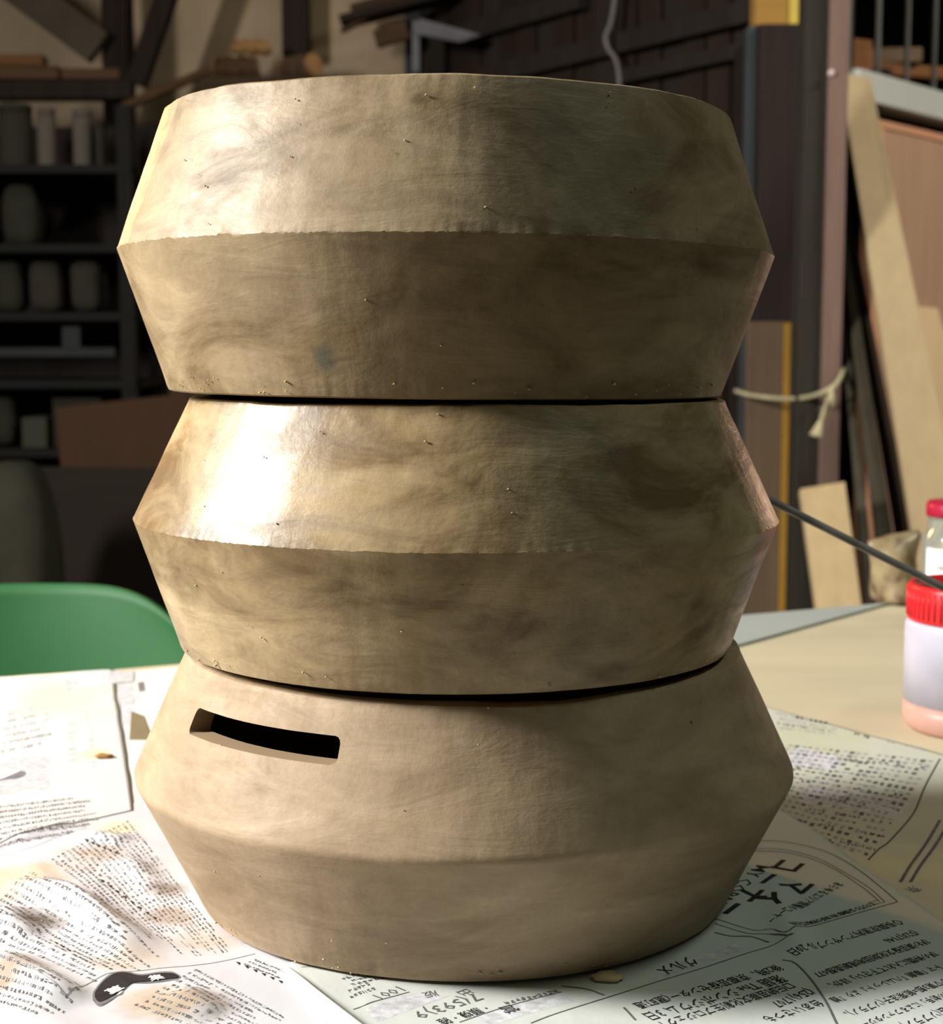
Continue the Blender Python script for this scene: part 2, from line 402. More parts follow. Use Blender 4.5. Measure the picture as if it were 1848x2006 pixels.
# the slot in the bottom pot: cut through the upper cone
C = POTS[2]
def cone_hit(px, py):
    """angle and height where a view ray meets the bottom pot's upper cone"""
    c = C.location; r1, r2, z1, z2 = .1460, .1230, c.z + .0571, c.z + .1116
    d = ray(px, py); t = 0.45
    for _ in range(4000):
        p = CAM + d * t; k = (p.z - z1) / (z2 - z1); R = r1 + (r2 - r1) * k
        if math.hypot(p.x - c.x, p.y - c.y) <= R: break
        t += 0.0002
    return math.atan2(p.y - c.y, p.x - c.x), p.z
aL, zL = cone_hit(374, 1418); aR, zR = cone_hit(661, 1478)
_, zt = cone_hit(520, 1424); _, zb_ = cone_hit(515, 1481)
am = (aL + aR) / 2; Rm = 0.136
bm = bmesh.new()
half = abs(aR - aL) / 2; hz = (zt - zb_) / 2; zm = (zt + zb_) / 2
loop = []
rc = 0.0026
for sx, sz, a0 in ((1, 1, 0), (-1, 1, 90), (-1, -1, 180), (1, -1, 270)):
    for k in range(4):
        a = math.radians(a0 + k * 30); loop.append((sx * (half - rc / Rm) + rc / Rm * math.cos(a), sz * (hz - rc) + rc * math.sin(a)))
dense = []
for p, q in zip(loop, loop[1:] + loop[:1]):
    n = max(1, int(abs(p[0] - q[0]) / 0.02))
    for k in range(n): dense.append((p[0] + (q[0] - p[0]) * k / n, p[1] + (q[1] - p[1]) * k / n))
rings = []
for R in (0.105, 0.165):
    rings.append([bm.verts.new((C.location.x + R * math.cos(am + a * (0.136 / R if False else 1)), C.location.y + R * math.sin(am + a), zm + z_ + (0.0 if R < .12 else 0.0))) for a, z_ in dense])
n = len(dense)
for k in range(n): bm.faces.new((rings[0][k], rings[0][(k + 1) % n], rings[1][(k + 1) % n], rings[1][k]))
bm.faces.new(rings[0]); bm.faces.new(rings[1])
cut = bm_obj('slot_cutter', bm, None)
bpy.context.view_layer.update()
md = C.modifiers.new('slot', 'BOOLEAN'); md.operation = 'DIFFERENCE'; md.object = cut; md.solver = 'EXACT'
dg = bpy.context.evaluated_depsgraph_get()
newme = bpy.data.meshes.new_from_object(C.evaluated_get(dg)); newme.name = 'clay_pot_slotted'
C.modifiers.clear(); old = C.data; C.data = newme; bpy.data.meshes.remove(old); bpy.data.objects.remove(cut)
# crumbs of clay stuck to each wall
M_crumb = plain('clay_crumb', (186, 168, 128), 0.7, 0.2, 60)
def crumbs(o, P, spots, seed):
    r0, r1, r2, h1, h2 = P; rnd = random.Random(seed); bm = bmesh.new()
    for k in range(spots):
        a = rnd.uniform(PI * 1.14, PI * 1.86); t = rnd.choice((rnd.uniform(0.01, .06), rnd.random()))
        z = t * h2; R = r0 + (r1 - r0) * z / h1 if z < h1 else r1 + (r2 - r1) * (z - h1) / (h2 - h1)
        s = rnd.uniform(.00015, .00045) * (1.4 if t < .07 else 1)
        c = Vector(((R + s * .1) * math.cos(a), (R + s * .1) * math.sin(a), z))
        r = bmesh.ops.create_icosphere(bm, subdivisions=1, radius=s)
        for v in r['verts']: v.co = Vector((v.co.x * rnd.uniform(.8, 1.8), v.co.y * 1.2, v.co.z * rnd.uniform(.6, 1))) + c
    q = bm_obj('clay_crumbs', bm, M_crumb, o, True); q['kind'] = 'stuff'
crumbs(POTS[0], (.1210, .1411, .1219, .0591, .1171), 60, 1)
crumbs(POTS[1], (.1212, .1400, .1167, .0556, .1072), 40, 2)
crumbs(POTS[2], (.1192, .1460, .1230, .0571, .1116), 40, 3)

# ================================================================== NEWSPAPERS
POTC = Vector((-0.0037, 0.0021))
def sstep(a, b, x):
    t = max(0.0, min(1.0, (x - a) / (b - a))); return t * t * (3 - 2 * t)
def gline(p, a, b, s):                        # gaussian ridge along a segment
    ab = b - a; t = max(0, min(1, (p - a).dot(ab) / ab.length_squared)); d = (p - (a + ab * t)).length
    return math.exp(-(d / s) ** 2) * sstep(0, .25, t + .02) * sstep(0, .25, 1.02 - t)
def t2(px, py): p = tb(px, py); return Vector((p.x, p.y))
RID = [(t2(1490, 1715), t2(1565, 1885), .007, .0042), (t2(250, 1690), t2(350, 1790), .006, .0035), (t2(20, 1730), t2(330, 1880), .007, .005),
       (t2(0, 1790), t2(60, 1850), .008, .004), (t2(110, 1745), t2(270, 1900), .006, .003), (t2(-20, 1880), t2(150, 1990), .009, .005), (t2(150, 1640), t2(260, 1660), .006, .0025),
       (t2(350, 1950), t2(420, 2000), .007, .003), (t2(700, 1975), t2(800, 1950), .006, .0018), (t2(0, 1660), t2(140, 1620), .005, .002)]
DIA = math.atan2((t2(330, 1880) - t2(20, 1730)).y, (t2(330, 1880) - t2(20, 1730)).x)
def wrinkle(x, y):
    p = Vector((x, y)); env = sstep(.124, .165, (p - POTC).length)
    if env == 0: return 0.0
    h = 0.0010 * (0.55 + noise.noise(Vector((x * 14, y * 14, 2.2))))
    lf = sstep(-.09, -.18, x) * sstep(.12, -.02, y)
    c, s_ = math.cos(DIA), math.sin(DIA); u, v = x * c + y * s_, -x * s_ + y * c
    n = noise.noise(Vector((u * 9, v * 42, .7))); h += lf * 0.0022 * (0.6 + n) + lf * 0.0016 * max(0, 1 - abs(noise.noise(Vector((u * 7, v * 30, 5.5)))) * 4)
    bk = sstep(.3, .45, y) * sstep(-.1, -.2, x)
    h += bk * .003 * (0.5 + noise.noise(Vector((x * 22, y * 16, 8.1))))
    for a, b, sg, am_ in RID: h += am_ * gline(p, a, b, sg)
    return max(0.0, h) * env

def paper_mat(name, rgb, stains, seed):
    m, nt, b = new_mat(name)
    tc = N(nt, 'ShaderNodeTexCoord')
    n1 = N(nt, 'ShaderNodeTexNoise', in_Scale=9.0, in_Detail=5.0); mp = N(nt, 'ShaderNodeMapping'); mp.inputs['Location'].default_value = (seed, seed, 0)
    nt.links.new(tc.outputs['Object'], mp.inputs[0]); nt.links.new(mp.outputs[0], n1.inputs['Vector'])
    c = lin(rgb)
    col = ramp(nt, n1.outputs[0], [(0.35, tuple(x * .94 for x in c)), (0.6, c)]).outputs[0]
    n2 = N(nt, 'ShaderNodeTexNoise', in_Scale=26.0, in_Detail=6.0, in_Roughness=.65); nt.links.new(mp.outputs[0], n2.inputs['Vector'])
    for (px, py, r, colr, st) in stains:
        p = tb(px, py)
        vs = N(nt, 'ShaderNodeVectorMath', operation='DISTANCE'); vs.inputs[1].default_value = (p.x, p.y, T)
        nt.links.new(tc.outputs['Object'], vs.inputs[0])
        k = N(nt, 'ShaderNodeMath', operation='DIVIDE'); k.inputs[1].default_value = r; nt.links.new(vs.outputs['Value'], k.inputs[0])
        a = N(nt, 'ShaderNodeMath', operation='MULTIPLY_ADD'); a.inputs[1].default_value = 2.4; a.inputs[2].default_value = -1.2; nt.links.new(n2.outputs[0], a.inputs[0])
        ad = N(nt, 'ShaderNodeMath', operation='ADD'); nt.links.new(k.outputs[0], ad.inputs[0]); nt.links.new(a.outputs[0], ad.inputs[1])
        f = ramp(nt, ad.outputs[0], [(0.35, (st,) * 3), (1.0, (0, 0, 0))]).outputs[0]
        col = mixc(nt, f, col, lin(colr))
    nt.links.new(col, b.inputs['Base Color'])
    b.inputs['Roughness'].default_value = 0.85; b.inputs['Specular IOR Level'].default_value = 0.2
    n3 = N(nt, 'ShaderNodeTexNoise', in_Scale=60.0, in_Detail=4.0); nt.links.new(mp.outputs[0], n3.inputs['Vector'])
    bp = N(nt, 'ShaderNodeBump', in_Strength=.25, in_Distance=.002); nt.links.new(n3.outputs[0], bp.inputs['Height']); nt.links.new(bp.outputs[0], b.inputs['Normal'])
    return m

class Sheet:
    def __init__(s, name, corners, z0, mat, label, wav=0.003, step=0.0035, curl=None):
        s.z0 = z0; s.curl = curl
        c = [Vector((tb(*q).x, tb(*q).y)) for q in corners]           # 00,10,11,01
        nu = int(max((c[1] - c[0]).length, (c[2] - c[3]).length) / step); nv = int(max((c[3] - c[0]).length, (c[2] - c[1]).length) / step)
        V, Fc = [], []
        for j in range(nv + 1):
            for i in range(nu + 1):
                u, v = i / nu, j / nv
                p = c[0].lerp(c[1], u).lerp(c[3].lerp(c[2], u), v)
                if i in (0, nu) or j in (0, nv):
                    q = noise.noise_vector(Vector((p.x * 22, p.y * 22, z0 * 3000))); p = p + Vector((q.x, q.y)) * wav
                V.append((p.x, p.y, s.z(p.x, p.y)))
        w_ = nu + 1
        for j in range(nv):
            for i in range(nu): Fc.append((j * w_ + i, j * w_ + i + 1, (j + 1) * w_ + i + 1, (j + 1) * w_ + i))
        s.o = mesh_obj(name, V, Fc, mat, None, True)
        so = s.o.modifiers.new('thickness', 'SOLIDIFY'); so.thickness = 0.00012; so.offset = -1
        tag(s.o, label, 'newspaper', 'newspaper sheets on the table')
    def z(s, x, y):
        return T + s.z0 + wrinkle(x, y) + (s.curl(x, y) if s.curl else 0)
    def add(s, name, V2, Fc, mat, dz=0.00025, kind=None):
        V = [(p[0], p[1], s.z(p[0], p[1]) + dz) for p in V2]
        o = mesh_obj(name, V, Fc, mat, s.o)
        if kind: o['kind'] = kind
        return o

ST_L = [(75, 1815, .016, (96, 78, 52), .9), (30, 1735, .03, (196, 172, 126), .6), (330, 1745, .012, (120, 100, 76), .7), (205, 1487, .006, (150, 104, 40), 0.0),
        (420, 1850, .02, (178, 150, 118), .5), (260, 1890, .02, (190, 165, 130), .5), (330, 1980, .02, (176, 148, 100), .6), (5, 1930, .02, (150, 122, 84), .7), (170, 1690, .02, (176, 152, 112), .5), (230, 1630, .015, (226, 210, 160), .7), (380, 1985, .018, (120, 105, 90), .45), (330, 1800, .012, (150, 125, 90), .6)]
ST_B = [(205, 1487, .0045, (168, 112, 40), .9), (120, 1375, .05, (238, 226, 178), .75), (40, 1340, .04, (240, 232, 196), .6), (190, 1480, .012, (244, 226, 160), .7), (235, 1625, .014, (230, 214, 160), .6)]
M_papL = paper_mat('newsprint_listing', (196, 196, 200), ST_L, 1.0)
M_papB = paper_mat('newsprint_back', (200, 201, 200), ST_B, 3.0)
M_papG = paper_mat('newsprint_grid', (184, 187, 172), [(1560, 1450, .05, (178, 182, 150), .6), (1840, 1700, .05, (216, 210, 170), .5)], 5.0)
M_papT = paper_mat('newsprint_title', (188, 192, 187), [], 7.0)
M_pap5 = paper_mat('newsprint_under', (208, 210, 205), [(300, 1340, .03, (240, 234, 200), .5)], 9.0)
S4 = Sheet('newspaper_sheet', [(1330, 1338), (2150, 1566), (1960, 1960), (1150, 1700)], 0.0002, M_papG, 'newspaper sheet of small gridded print between the pots and the bare plywood')
S5 = Sheet('newspaper_sheet', [(120, 1326), (760, 1296), (980, 1640), (200, 1700)], 0.0003, M_pap5, 'newspaper sheet at the far table edge, half hidden behind the bottom pot')
S2 = Sheet('newspaper_sheet', [(-330, 1650), (420, 1560), (860, 2060), (-200, 2300)], 0.0006, M_papL, 'wrinkled clay-stained newspaper sheet of small listings at lower left')
S3 = Sheet('newspaper_sheet', [(-260, 1344), (222, 1321), (264, 1592), (-330, 1745)], 0.0009, M_papB, 'bright newspaper sheet with a grey photo beside the green chair', wav=.0012)
S1 = Sheet('newspaper_sheet', [(560, 1893), (1500, 1574), (2330, 2150), (790, 2250)], 0.0012, M_papT, 'newspaper sheet with bold black title lettering, upside down at lower right')

def ink_mat(name, rgb):
    m, nt, b = new_mat(name)
    v = mapping(nt, 'Object'); n = N(nt, 'ShaderNodeTexNoise', in_Scale=300.0, in_Detail=2.0); nt.links.new(v, n.inputs['Vector'])
    c = lin(rgb); r = ramp(nt, n.outputs[0], [(0.3, tuple(x * .8 for x in c)), (.7, tuple(x * 1.25 for x in c))]); nt.links.new(r.outputs[0], b.inputs['Base Color'])
    b.inputs['Roughness'].default_value = .8; b.inputs['Specular IOR Level'].default_value = .15
    return m
INK = ink_mat('black_ink', (38, 38, 40)); INKM = ink_mat('mid_ink', (96, 96, 98)); INKL = ink_mat('pale_ink', (150, 150, 152)); TONE = ink_mat('halftone_tint', (186, 186, 190)); TONED = ink_mat('halftone_dark', (112, 112, 118)); WHITEP = ink_mat('unprinted_white', (226, 226, 226))

_cache = {}
def glyphs(txt, off=0.0):
    k = (txt, off)
    if k not in _cache:
        cu = bpy.data.curves.new('t', 'FONT'); cu.body = txt; cu.size = 1; cu.resolution_u = 1; cu.offset = off; cu.fill_mode = 'FRONT'
        o = bpy.data.objects.new('t', cu); COL.objects.link(o)
        dg = bpy.context.evaluated_depsgraph_get(); me = bpy.data.meshes.new_from_object(o.evaluated_get(dg))
        _cache[k] = ([v.co.copy() for v in me.vertices], [tuple(p.vertices) for p in me.polygons])
        bpy.data.objects.remove(o); bpy.data.curves.remove(cu); bpy.data.meshes.remove(me)
    return _cache[k]
def fit_text(sh, txt, a, b, mat=INK, off=0.0, asp=1.0, name='printed_line', label=None, dz=.00025):
    vs, fs = glyphs(txt, off)
    if not vs: return
    A, B = t2(*a), t2(*b); d = B - A; L_ = d.length; d.normalize(); up = Vector((-d.y, d.x))
    x0 = min(v.x for v in vs); x1 = max(v.x for v in vs); k = L_ / (x1 - x0); ym = (min(v.y for v in vs) + max(v.y for v in vs)) / 2
    o = sh.add(name, [A + d * ((v.x - x0) * k) + up * ((v.y - ym) * k * asp) for v in vs], fs, mat, dz)
    if label: o['label'] = label
def ribbon(V, Fc, pts, wdt):
    pts = [Vector((p.x, p.y)) for p in pts]; base = len(V)
    for i, p in enumerate(pts):
        d = (pts[min(i + 1, len(pts) - 1)] - pts[max(i - 1, 0)]).normalized(); n_ = Vector((-d.y, d.x)) * wdt / 2
        V += [p + n_, p - n_]
    for i in range(len(pts) - 1): Fc.append((base + 2 * i, base + 2 * i + 1, base + 2 * i + 3, base + 2 * i + 2))
def rule(sh, pxs, wdt=0.0005, mat=INKM, smooth=True):
    p = [tb(*q) for q in pxs]
    p = spline(p, 12) if smooth else [a.lerp(b, k / 20) for a, b in zip(p, p[1:]) for k in range(20)] + [p[-1]]
    V, Fc = [], []; ribbon(V, Fc, p, wdt); sh.add('printed_rule', V, Fc, mat)
def bil(c, u, v): return c[0].lerp(c[1], u).lerp(c[3].lerp(c[2], u), v)
def marks(sh, quad, rows, cols, mats=(INKM,), fill=.62, seed=1, kind='glyph', gap=.0, lo=3, hi=5, rag=.25):
    """rows of small unreadable print set inside a quad of the sheet"""
    c = [t2(*q) for q in quad]; rnd = random.Random(seed); data = {m: ([], []) for m in mats}
    for r in range(rows):
        end = 1 - rnd.random() * rag if rnd.random() < .5 else 1
        heavy = rnd.random() < .15
        for k in range(cols):
            if (k + .5) / cols > end or rnd.random() < gap: continue
            m = mats[0] if heavy else rnd.choice(mats); V, Fc = data[m]
            u0, v0, du, dv = k / cols, r / rows, 1 / cols, 1 / rows * fill
            def q4(a0, b0, a1, b1):
                b_ = len(V)
                for (a, b) in ((a0, b0), (a1, b0), (a1, b1), (a0, b1)): V.append(bil(c, u0 + du * a, v0 + dv * b))
                Fc.append((b_, b_ + 1, b_ + 2, b_ + 3))
            if kind == 'block':
                s = rnd.random(); q4(.12, .1, .12 + .72 * (.6 + .4 * s), .1 + .8 * (.35 + .65 * rnd.random()))
            else:
                for _ in range(rnd.randint(lo, hi)):
                    if rnd.random() < .55:
                        y = rnd.uniform(.05, .85); x = rnd.uniform(.05, .3); q4(x, y, rnd.uniform(.6, .92), y + .19)
                    else:
                        x = rnd.uniform(.08, .8); y = rnd.uniform(0, .3); q4(x, y, x + .17, rnd.uniform(.6, .98))
    for m, (V, Fc) in data.items():
        if V: sh.add('printed_text', V, Fc, m, kind='stuff')
def patch(sh, quad, mat, n=14, dz=.00015, name='printed_tint'):
    c = [t2(*q) for q in quad]; V, Fc = [], []
    for j in range(n + 1):
        for i in range(n + 1): V.append(bil(c, i / n, j / n))
    for j in range(n):
        for i in range(n): a = j * (n + 1) + i; Fc.append((a, a + 1, a + n + 2, a + n + 1))
    sh.add(name, V, Fc, mat, dz)
def poly(sh, pxs, mat, dz=.0002, name='printed_shape', smooth=True):
    p = [tb(*q) for q in pxs]
    if smooth: p = spline(p + [p[0]], 8)[:-1]
    V = [Vector((q.x, q.y)) for q in p]; c = sum(V, Vector((0, 0))) / len(V); n_ = len(V)
    V2 = list(V) + [c.lerp(v, .5) for v in V] + [c]
    Fc = [(i, (i + 1) % n_, n_ + (i + 1) % n_, n_ + i) for i in range(n_)] + [(n_ + i, n_ + (i + 1) % n_, 2 * n_) for i in range(n_)]
    return sh.add(name, V2, Fc, mat, dz)

# --- sheet with the title
def char(sh, ch, c, d0, d1, em, mat=INK, off=.03, name='title_lettering', dz=.00025):
    """one glyph centred on a photo point, its line running from d0 to d1"""
    vs, fs = glyphs(ch, off); A = t2(*c); d = (t2(*d1) - t2(*d0)).normalized(); up = Vector((-d.y, d.x))
    x = (min(v.x for v in vs) + max(v.x for v in vs)) / 2; y = (min(v.y for v in vs) + max(v.y for v in vs)) / 2
    sh.add(name, [A + d * ((v.x - x) * em) + up * ((v.y - y) * em) for v in vs], fs, mat, dz)
em_ = (t2(1545, 1705) - t2(1508, 1728)).length * .86
for ch, c in (('コ', (1543, 1705)), ('ー', (1506, 1730)), ('ナ', (1471, 1760)), ('ー', (1434, 1786)), ('マ', (1557, 1745)), ('イ', (1510, 1769))):
    char(S1, ch, c, (1543, 1705), (1434, 1786), em_)
char(S4, '京', (1790, 1746), (1712, 1778), (1551, 1829), .0075, INKM, .0, 'printed_character')
fit_text(S1, 'MY CORNER', (1496, 1704), (1385, 1795), INK, .004, .8)
fit_text(S1, 'あらゆるエリア情報のコーナー', (1646, 1738), (1508, 1816), INK, .008, 1.3)
fit_text(S1, 'KYOTO SHIMBUN INFORMATION', (1712, 1778), (1551, 1829), INK, .012, 1.5)
for tx, a, b in (('◇長岡京室内アンサンブル 20日', (1766, 1809), (1550, 1873)), ('(523)7146', (1794, 1830), (1733, 1848)), ('びわ湖芸術文化財団地域創造部077', (1818, 1848), (1599, 1916)),
                 ('びの仲間に入れて下さい」ほか、', (1834, 1872), (1628, 1936)), ('トマ「歌劇『ハムレット』より『誰', (1840, 1899), (1630, 1965)),
                 ('か▽第3部=飯塚法子(ソプラノ)。', (1856, 1926), (1657, 1991)), ('隊の射手」によるファンタジー', (1862, 1952), (1690, 2011)), ('協会(ソプラノ)', (1870, 1978), (1770, 2014)),
                 ('後2時、京都芸術センター(室町通', (1528, 1898), (1245, 1976)), ('落語 The シンポジウム 3日', (1535, 1920), (1268, 1999)), ('□伝統芸能文化創生プロジェクト', (1552, 1934), (1290, 2016)),
                 ('(256)1707', (1588, 1944), (1514, 1972)), ('台あいさつも', (1608, 1968), (1500, 2002)),
                 ('グルメ', (1362, 1882), (1296, 1906)), ('・願機・雑', (955, 1978), (862, 2008))):
    fit_text(S1, tx, (a[0], a[1] + 5), (b[0], b[1] + 5), INK, .006, 1.4)
for tx, a, b in (('出', (922, 1948), (902, 1955)), ('版', (857, 1952), (830, 1957)), ('7(593)9', (935, 1957), (812, 1997)), ('営', (1012, 1982), (984, 1990)), ('1001', (786, 1943), (738, 1962))):
    fit_text(S1, tx, a, b, INKM if tx != '営' else INK, .004)
rule(S1, [(1440, 1655), (1497, 1656), (1545, 1660), (1618, 1678), (1679, 1710), (1727, 1746), (1759, 1774)], .0006)
rule(S1, [(1759, 1774), (1660, 1803), (1558, 1834)], .0006)
rule(S1, [(1558, 1834), (1545, 1845), (1531, 1843), (1509, 1830), (1473, 1828), (1400, 1805)], .0006)
for o_ in (0, 5):
    rule(S1, [(1440, 1670 + o_), (1490, 1671 + o_), (1545, 1676 + o_), (1606, 1693 + o_), (1654, 1717 + o_), (1700 - o_, 1744 + o_), (1734 - 2 * o_, 1774)], .0005)
    rule(S1, [(1734 - 3 * o_, 1774 - .6 * o_), (1716 - 3 * o_, 1779 - .6 * o_)], .0005)
    rule(S1, [(1556 - o_, 1850), (1545 - o_, 1852), (1520, 1843 + o_ * .3), (1495, 1837), (1460, 1834), (1400, 1815)], .0005)
rule(S1, [(1545, 1853), (1470, 1873), (1383, 1902), (1262, 1939), (1100, 1993), (1040, 2016)], .0006)
rule(S1, [(1533, 1889), (1558, 1896), (1589, 1928), (1618, 1971), (1640, 2015)], .0009)
rule(S1, [(1400, 1833), (1431, 1840), (1473, 1842), (1507, 1855)], .0010)
rule(S1, [(692, 1986), (745, 1968), (802, 1950)], .0005); rule(S1, [(900, 2012), (1000, 1978), (1100, 1950)], .0005)
rule(S1, [(1100, 1938), (1150, 1945), (1184, 1958)], .0009); rule(S1, [(1222, 1984), (1245, 2010)], .0009)
patch(S1, [(1330, 1893), (1440, 1856), (1462, 1866), (1290, 1925)], TONE)
patch(S1, [(715, 1985), (800, 1955), (880, 1958), (740, 2010)], TONE); patch(S1, [(935, 2000), (1090, 1952), (1130, 1968), (960, 2020)], TONE)
marks(S1, [(780, 1918), (690, 1938), (660, 1922), (740, 1900)], 3, 8, (INKM,), seed=41); marks(S1, [(1090, 1945), (960, 1975), (975, 1985), (1100, 1955)], 1, 12, (INKM,), seed=43)
marks(S1, [(720, 1930), (672, 1950), (690, 1968), (742, 1948)], 2, 6, (INKM,), seed=44)
# curled white fold along that sheet's left edge
fp = spline([(lambda p: Vector((p.x, p.y, S1.z(p.x, p.y) + .0006)))(tb(x, y)) for x, y in ((556, 1903), (585, 1930), (620, 1965), (668, 2008), (740, 2070))], 8)
bm = bmesh.new(); tube(bm, fp, [.0012 + .0032 * k / len(fp) for k in range(len(fp))], 12)
fo = bm_obj('folded_edge', bm, paper_mat('paper_fold', (238, 238, 236), [], 2.0), S1.o, True); fo['label'] = 'bright curled white fold of paper'
# --- gridded sheet
marks(S4, [(1545, 1462), (1832, 1494), (1700, 1690), (1430, 1600)], 19, 21, (INKM, INKL, INKL), .86, 5, 'block', .08, rag=0)
for k in range(7): marks(S4, [(1560, 1478 + k * 26), (1815 - k * 16, 1506 + k * 27), (1813 - k * 16, 1513 + k * 27), (1558, 1485 + k * 26)], 1, 22, (INKM, TONED), .9, 70 + k, 'block', .45, rag=0)
patch(S4, [(1560, 1466), (1650, 1488), (1640, 1512), (1540, 1500)], TONE); patch(S4, [(1590, 1545), (1790, 1570), (1760, 1602), (1560, 1575)], TONE)
rule(S4, [(1842, 1490), (1812, 1545), (1790, 1595), (1745, 1650), (1722, 1668), (1701, 1690)], .0008, INK)
marks(S4, [(1520, 1396), (1640, 1424), (1640, 1448), (1525, 1436)], 4, 20, (INKL, TONED), .8, 9, 'block', .2); marks(S4, [(1560, 1404), (1642, 1420), (1640, 1426), (1558, 1412)], 1, 9, (INK,), .9, 10, 'block', .1)
marks(S4, [(1675, 1436), (1712, 1446), (1708, 1454), (1672, 1446)], 1, 6, (INK,), .9, 11, 'block', .1); marks(S4, [(1720, 1448), (1830, 1472), (1828, 1482), (1718, 1458)], 1, 12, (INKL,), .7, 12, 'block', .2)
for dx in (0, 20): rule(S4, [(1842 + dx, 1608), (1812 + dx, 1660), (1784 + dx, 1700), (1764 + dx, 1732)], .0016, INKM)
# --- bright sheet beside the chair
patch(S3, [(-60, 1498), (97, 1481), (98, 1550), (-60, 1570)], TONE); patch(S3, [(-60, 1520), (30, 1512), (52, 1520), (-60, 1540)], WHITEP, dz=.0002)
poly(S3, [(-20, 1536), (20, 1530), (38, 1528), (52, 1519), (42, 1514), (30, 1518), (0, 1530)], TONED, .00025)
marks(S3, [(-60, 1590), (188, 1562), (192, 1637), (-60, 1685)], 8, 44, (INKM, INKL), .6, 21)
marks(S3, [(10, 1402), (92, 1386), (104, 1470), (0, 1490)], 6, 14, (INKL,), .5, 22, gap=.3); marks(S3, [(165, 1386), (177, 1385), (190, 1512), (180, 1514)], 14, 2, (TONE,), .8, 23, 'block')
marks(S3, [(130, 1420), (150, 1418), (152, 1500), (136, 1502)], 8, 3, (TONE,), .6, 24)
patch(S3, [(212, 1324), (262, 1322), (262, 1340), (214, 1344)], TONE); patch(S3, [(128, 1340), (160, 1335), (150, 1350), (132, 1360)], TONE)
rule(S3, [(-20, 1688), (60, 1672), (110, 1650), (170, 1630)], .0005, INKL)
patch(S5, [(269, 1340), (283, 1338), (286, 1357), (273, 1360)], TONED, 6); marks(S5, [(262, 1372), (272, 1370), (272, 1380), (262, 1382)], 2, 2, (INKL,), seed=27)
patch(S5, [(228, 1345), (262, 1342), (268, 1420), (240, 1425)], TONE)
# --- stained listings
marks(S2, [(250, 1612), (455, 1868), (330, 1890), (95, 1700)], 17, 40, (INKM, INKL), .6, 31, gap=.08)
marks(S2, [(60, 1722), (330, 1895), (190, 1945), (-70, 1830)], 13, 40, (INKM, INKL), .6, 32, gap=.1)
marks(S2, [(-60, 1850), (165, 1955), (110, 2030), (-120, 1960)], 8, 30, (INKM, INKL), .55, 33, gap=.12)
marks(S2, [(385, 1905), (560, 2000), (480, 2060), (255, 1985)], 10, 30, (INKM, INKL), .55, 34, gap=.1)
marks(S2, [(500, 1882), (560, 1906), (545, 1925), (470, 1895)], 3, 12, (INKM,), .55, 35)
for (x0, y0, x1, y1, n_) in ((196, 1735, 298, 1800, 8), (165, 1655, 222, 1680, 6), (462, 1888, 545, 1925, 6), (105, 1855, 130, 1872, 3)):
    for k in range(n_):
        t = k / (n_ - 1); x, y = x0 + (x1 - x0) * t, y0 + (y1 - y0) * t
        poly(S2, [(x, y), (x + 9, y + 2), (x + 7, y + 7)], INK, .0003, 'printed_triangle', False)
rule(S2, [(130, 1980), (200, 1928), (290, 1912), (400, 1895), (500, 1872)], .0005, INKL); rule(S2, [(-20, 1900), (60, 1938), (130, 1980)], .0005, INKL)
poly(S2, [(182, 1975), (184, 1958), (205, 1932), (240, 1916), (275, 1921), (315, 1915), (340, 1915), (355, 1926), (330, 1934), (290, 1940), (262, 1942), (240, 1958), (215, 1976), (195, 1986)], TONED, .0002, 'printed_handset')
poly(S2, [(186, 1970), (188, 1958), (207, 1935), (240, 1920), (275, 1925), (315, 1919), (340, 1919), (350, 1926), (330, 1930), (290, 1936), (262, 1938), (240, 1953), (213, 1970), (196, 1978)], INK, .0004, 'printed_handset')
fit_text(S2, '募', (212, 1962), (243, 1950), WHITEP, .02, dz=.0006); fit_text(S2, '集', (292, 1932), (320, 1926), WHITEP, .01, dz=.0006)
# lumps of clay on the paper
M_lump = plain('ochre_clay', (140, 104, 56), .8, .3, 60)
for (px, py, r, lab) in ((203, 1488, .0035, 'small ochre clay crumb on the bright newspaper sheet'), (1187, 1914, .004, 'pale clay crumb at the foot of the bottom pot')):
    p = tb(px, py); bm = bmesh.new(); bmesh.ops.create_icosphere(bm, subdivisions=3, radius=r)
    for v in bm.verts:
        v.co *= 1 + .35 * noise.noise(v.co * 500 + Vector((px, 0, 0))); v.co.z *= .45; v.co.x *= 1.5
    o = bm_obj('clay_crumb', bm, M_lump if px < 500 else M_crumb, None, True); o.location = (p.x, p.y - (.006 if px > 500 else 0), (S3 if px < 500 else S1).z(p.x, p.y) + r * .3)
    tag(o, lab, 'clay crumb')
# torn cardboard scrap standing behind the bottom pot, left

# torn cardboard scrap standing behind the bottom pot, left
sy = tb(262, 1452).y; a_, b_, c_, d_ = un(253, 1440, sy), un(257, 1394, sy), un(283, 1404, sy), un(300, 1448, sy)
a_.z = d_.z = S5.z(a_.x, a_.y)
tag(slab('cardboard_scrap', [a_, d_, c_, b_], .0015, plain('cardboard', (150, 134, 104), .85, .15, 40), .0003), 'small torn cardboard scrap peeking out left of the bottom pot', 'cardboard')

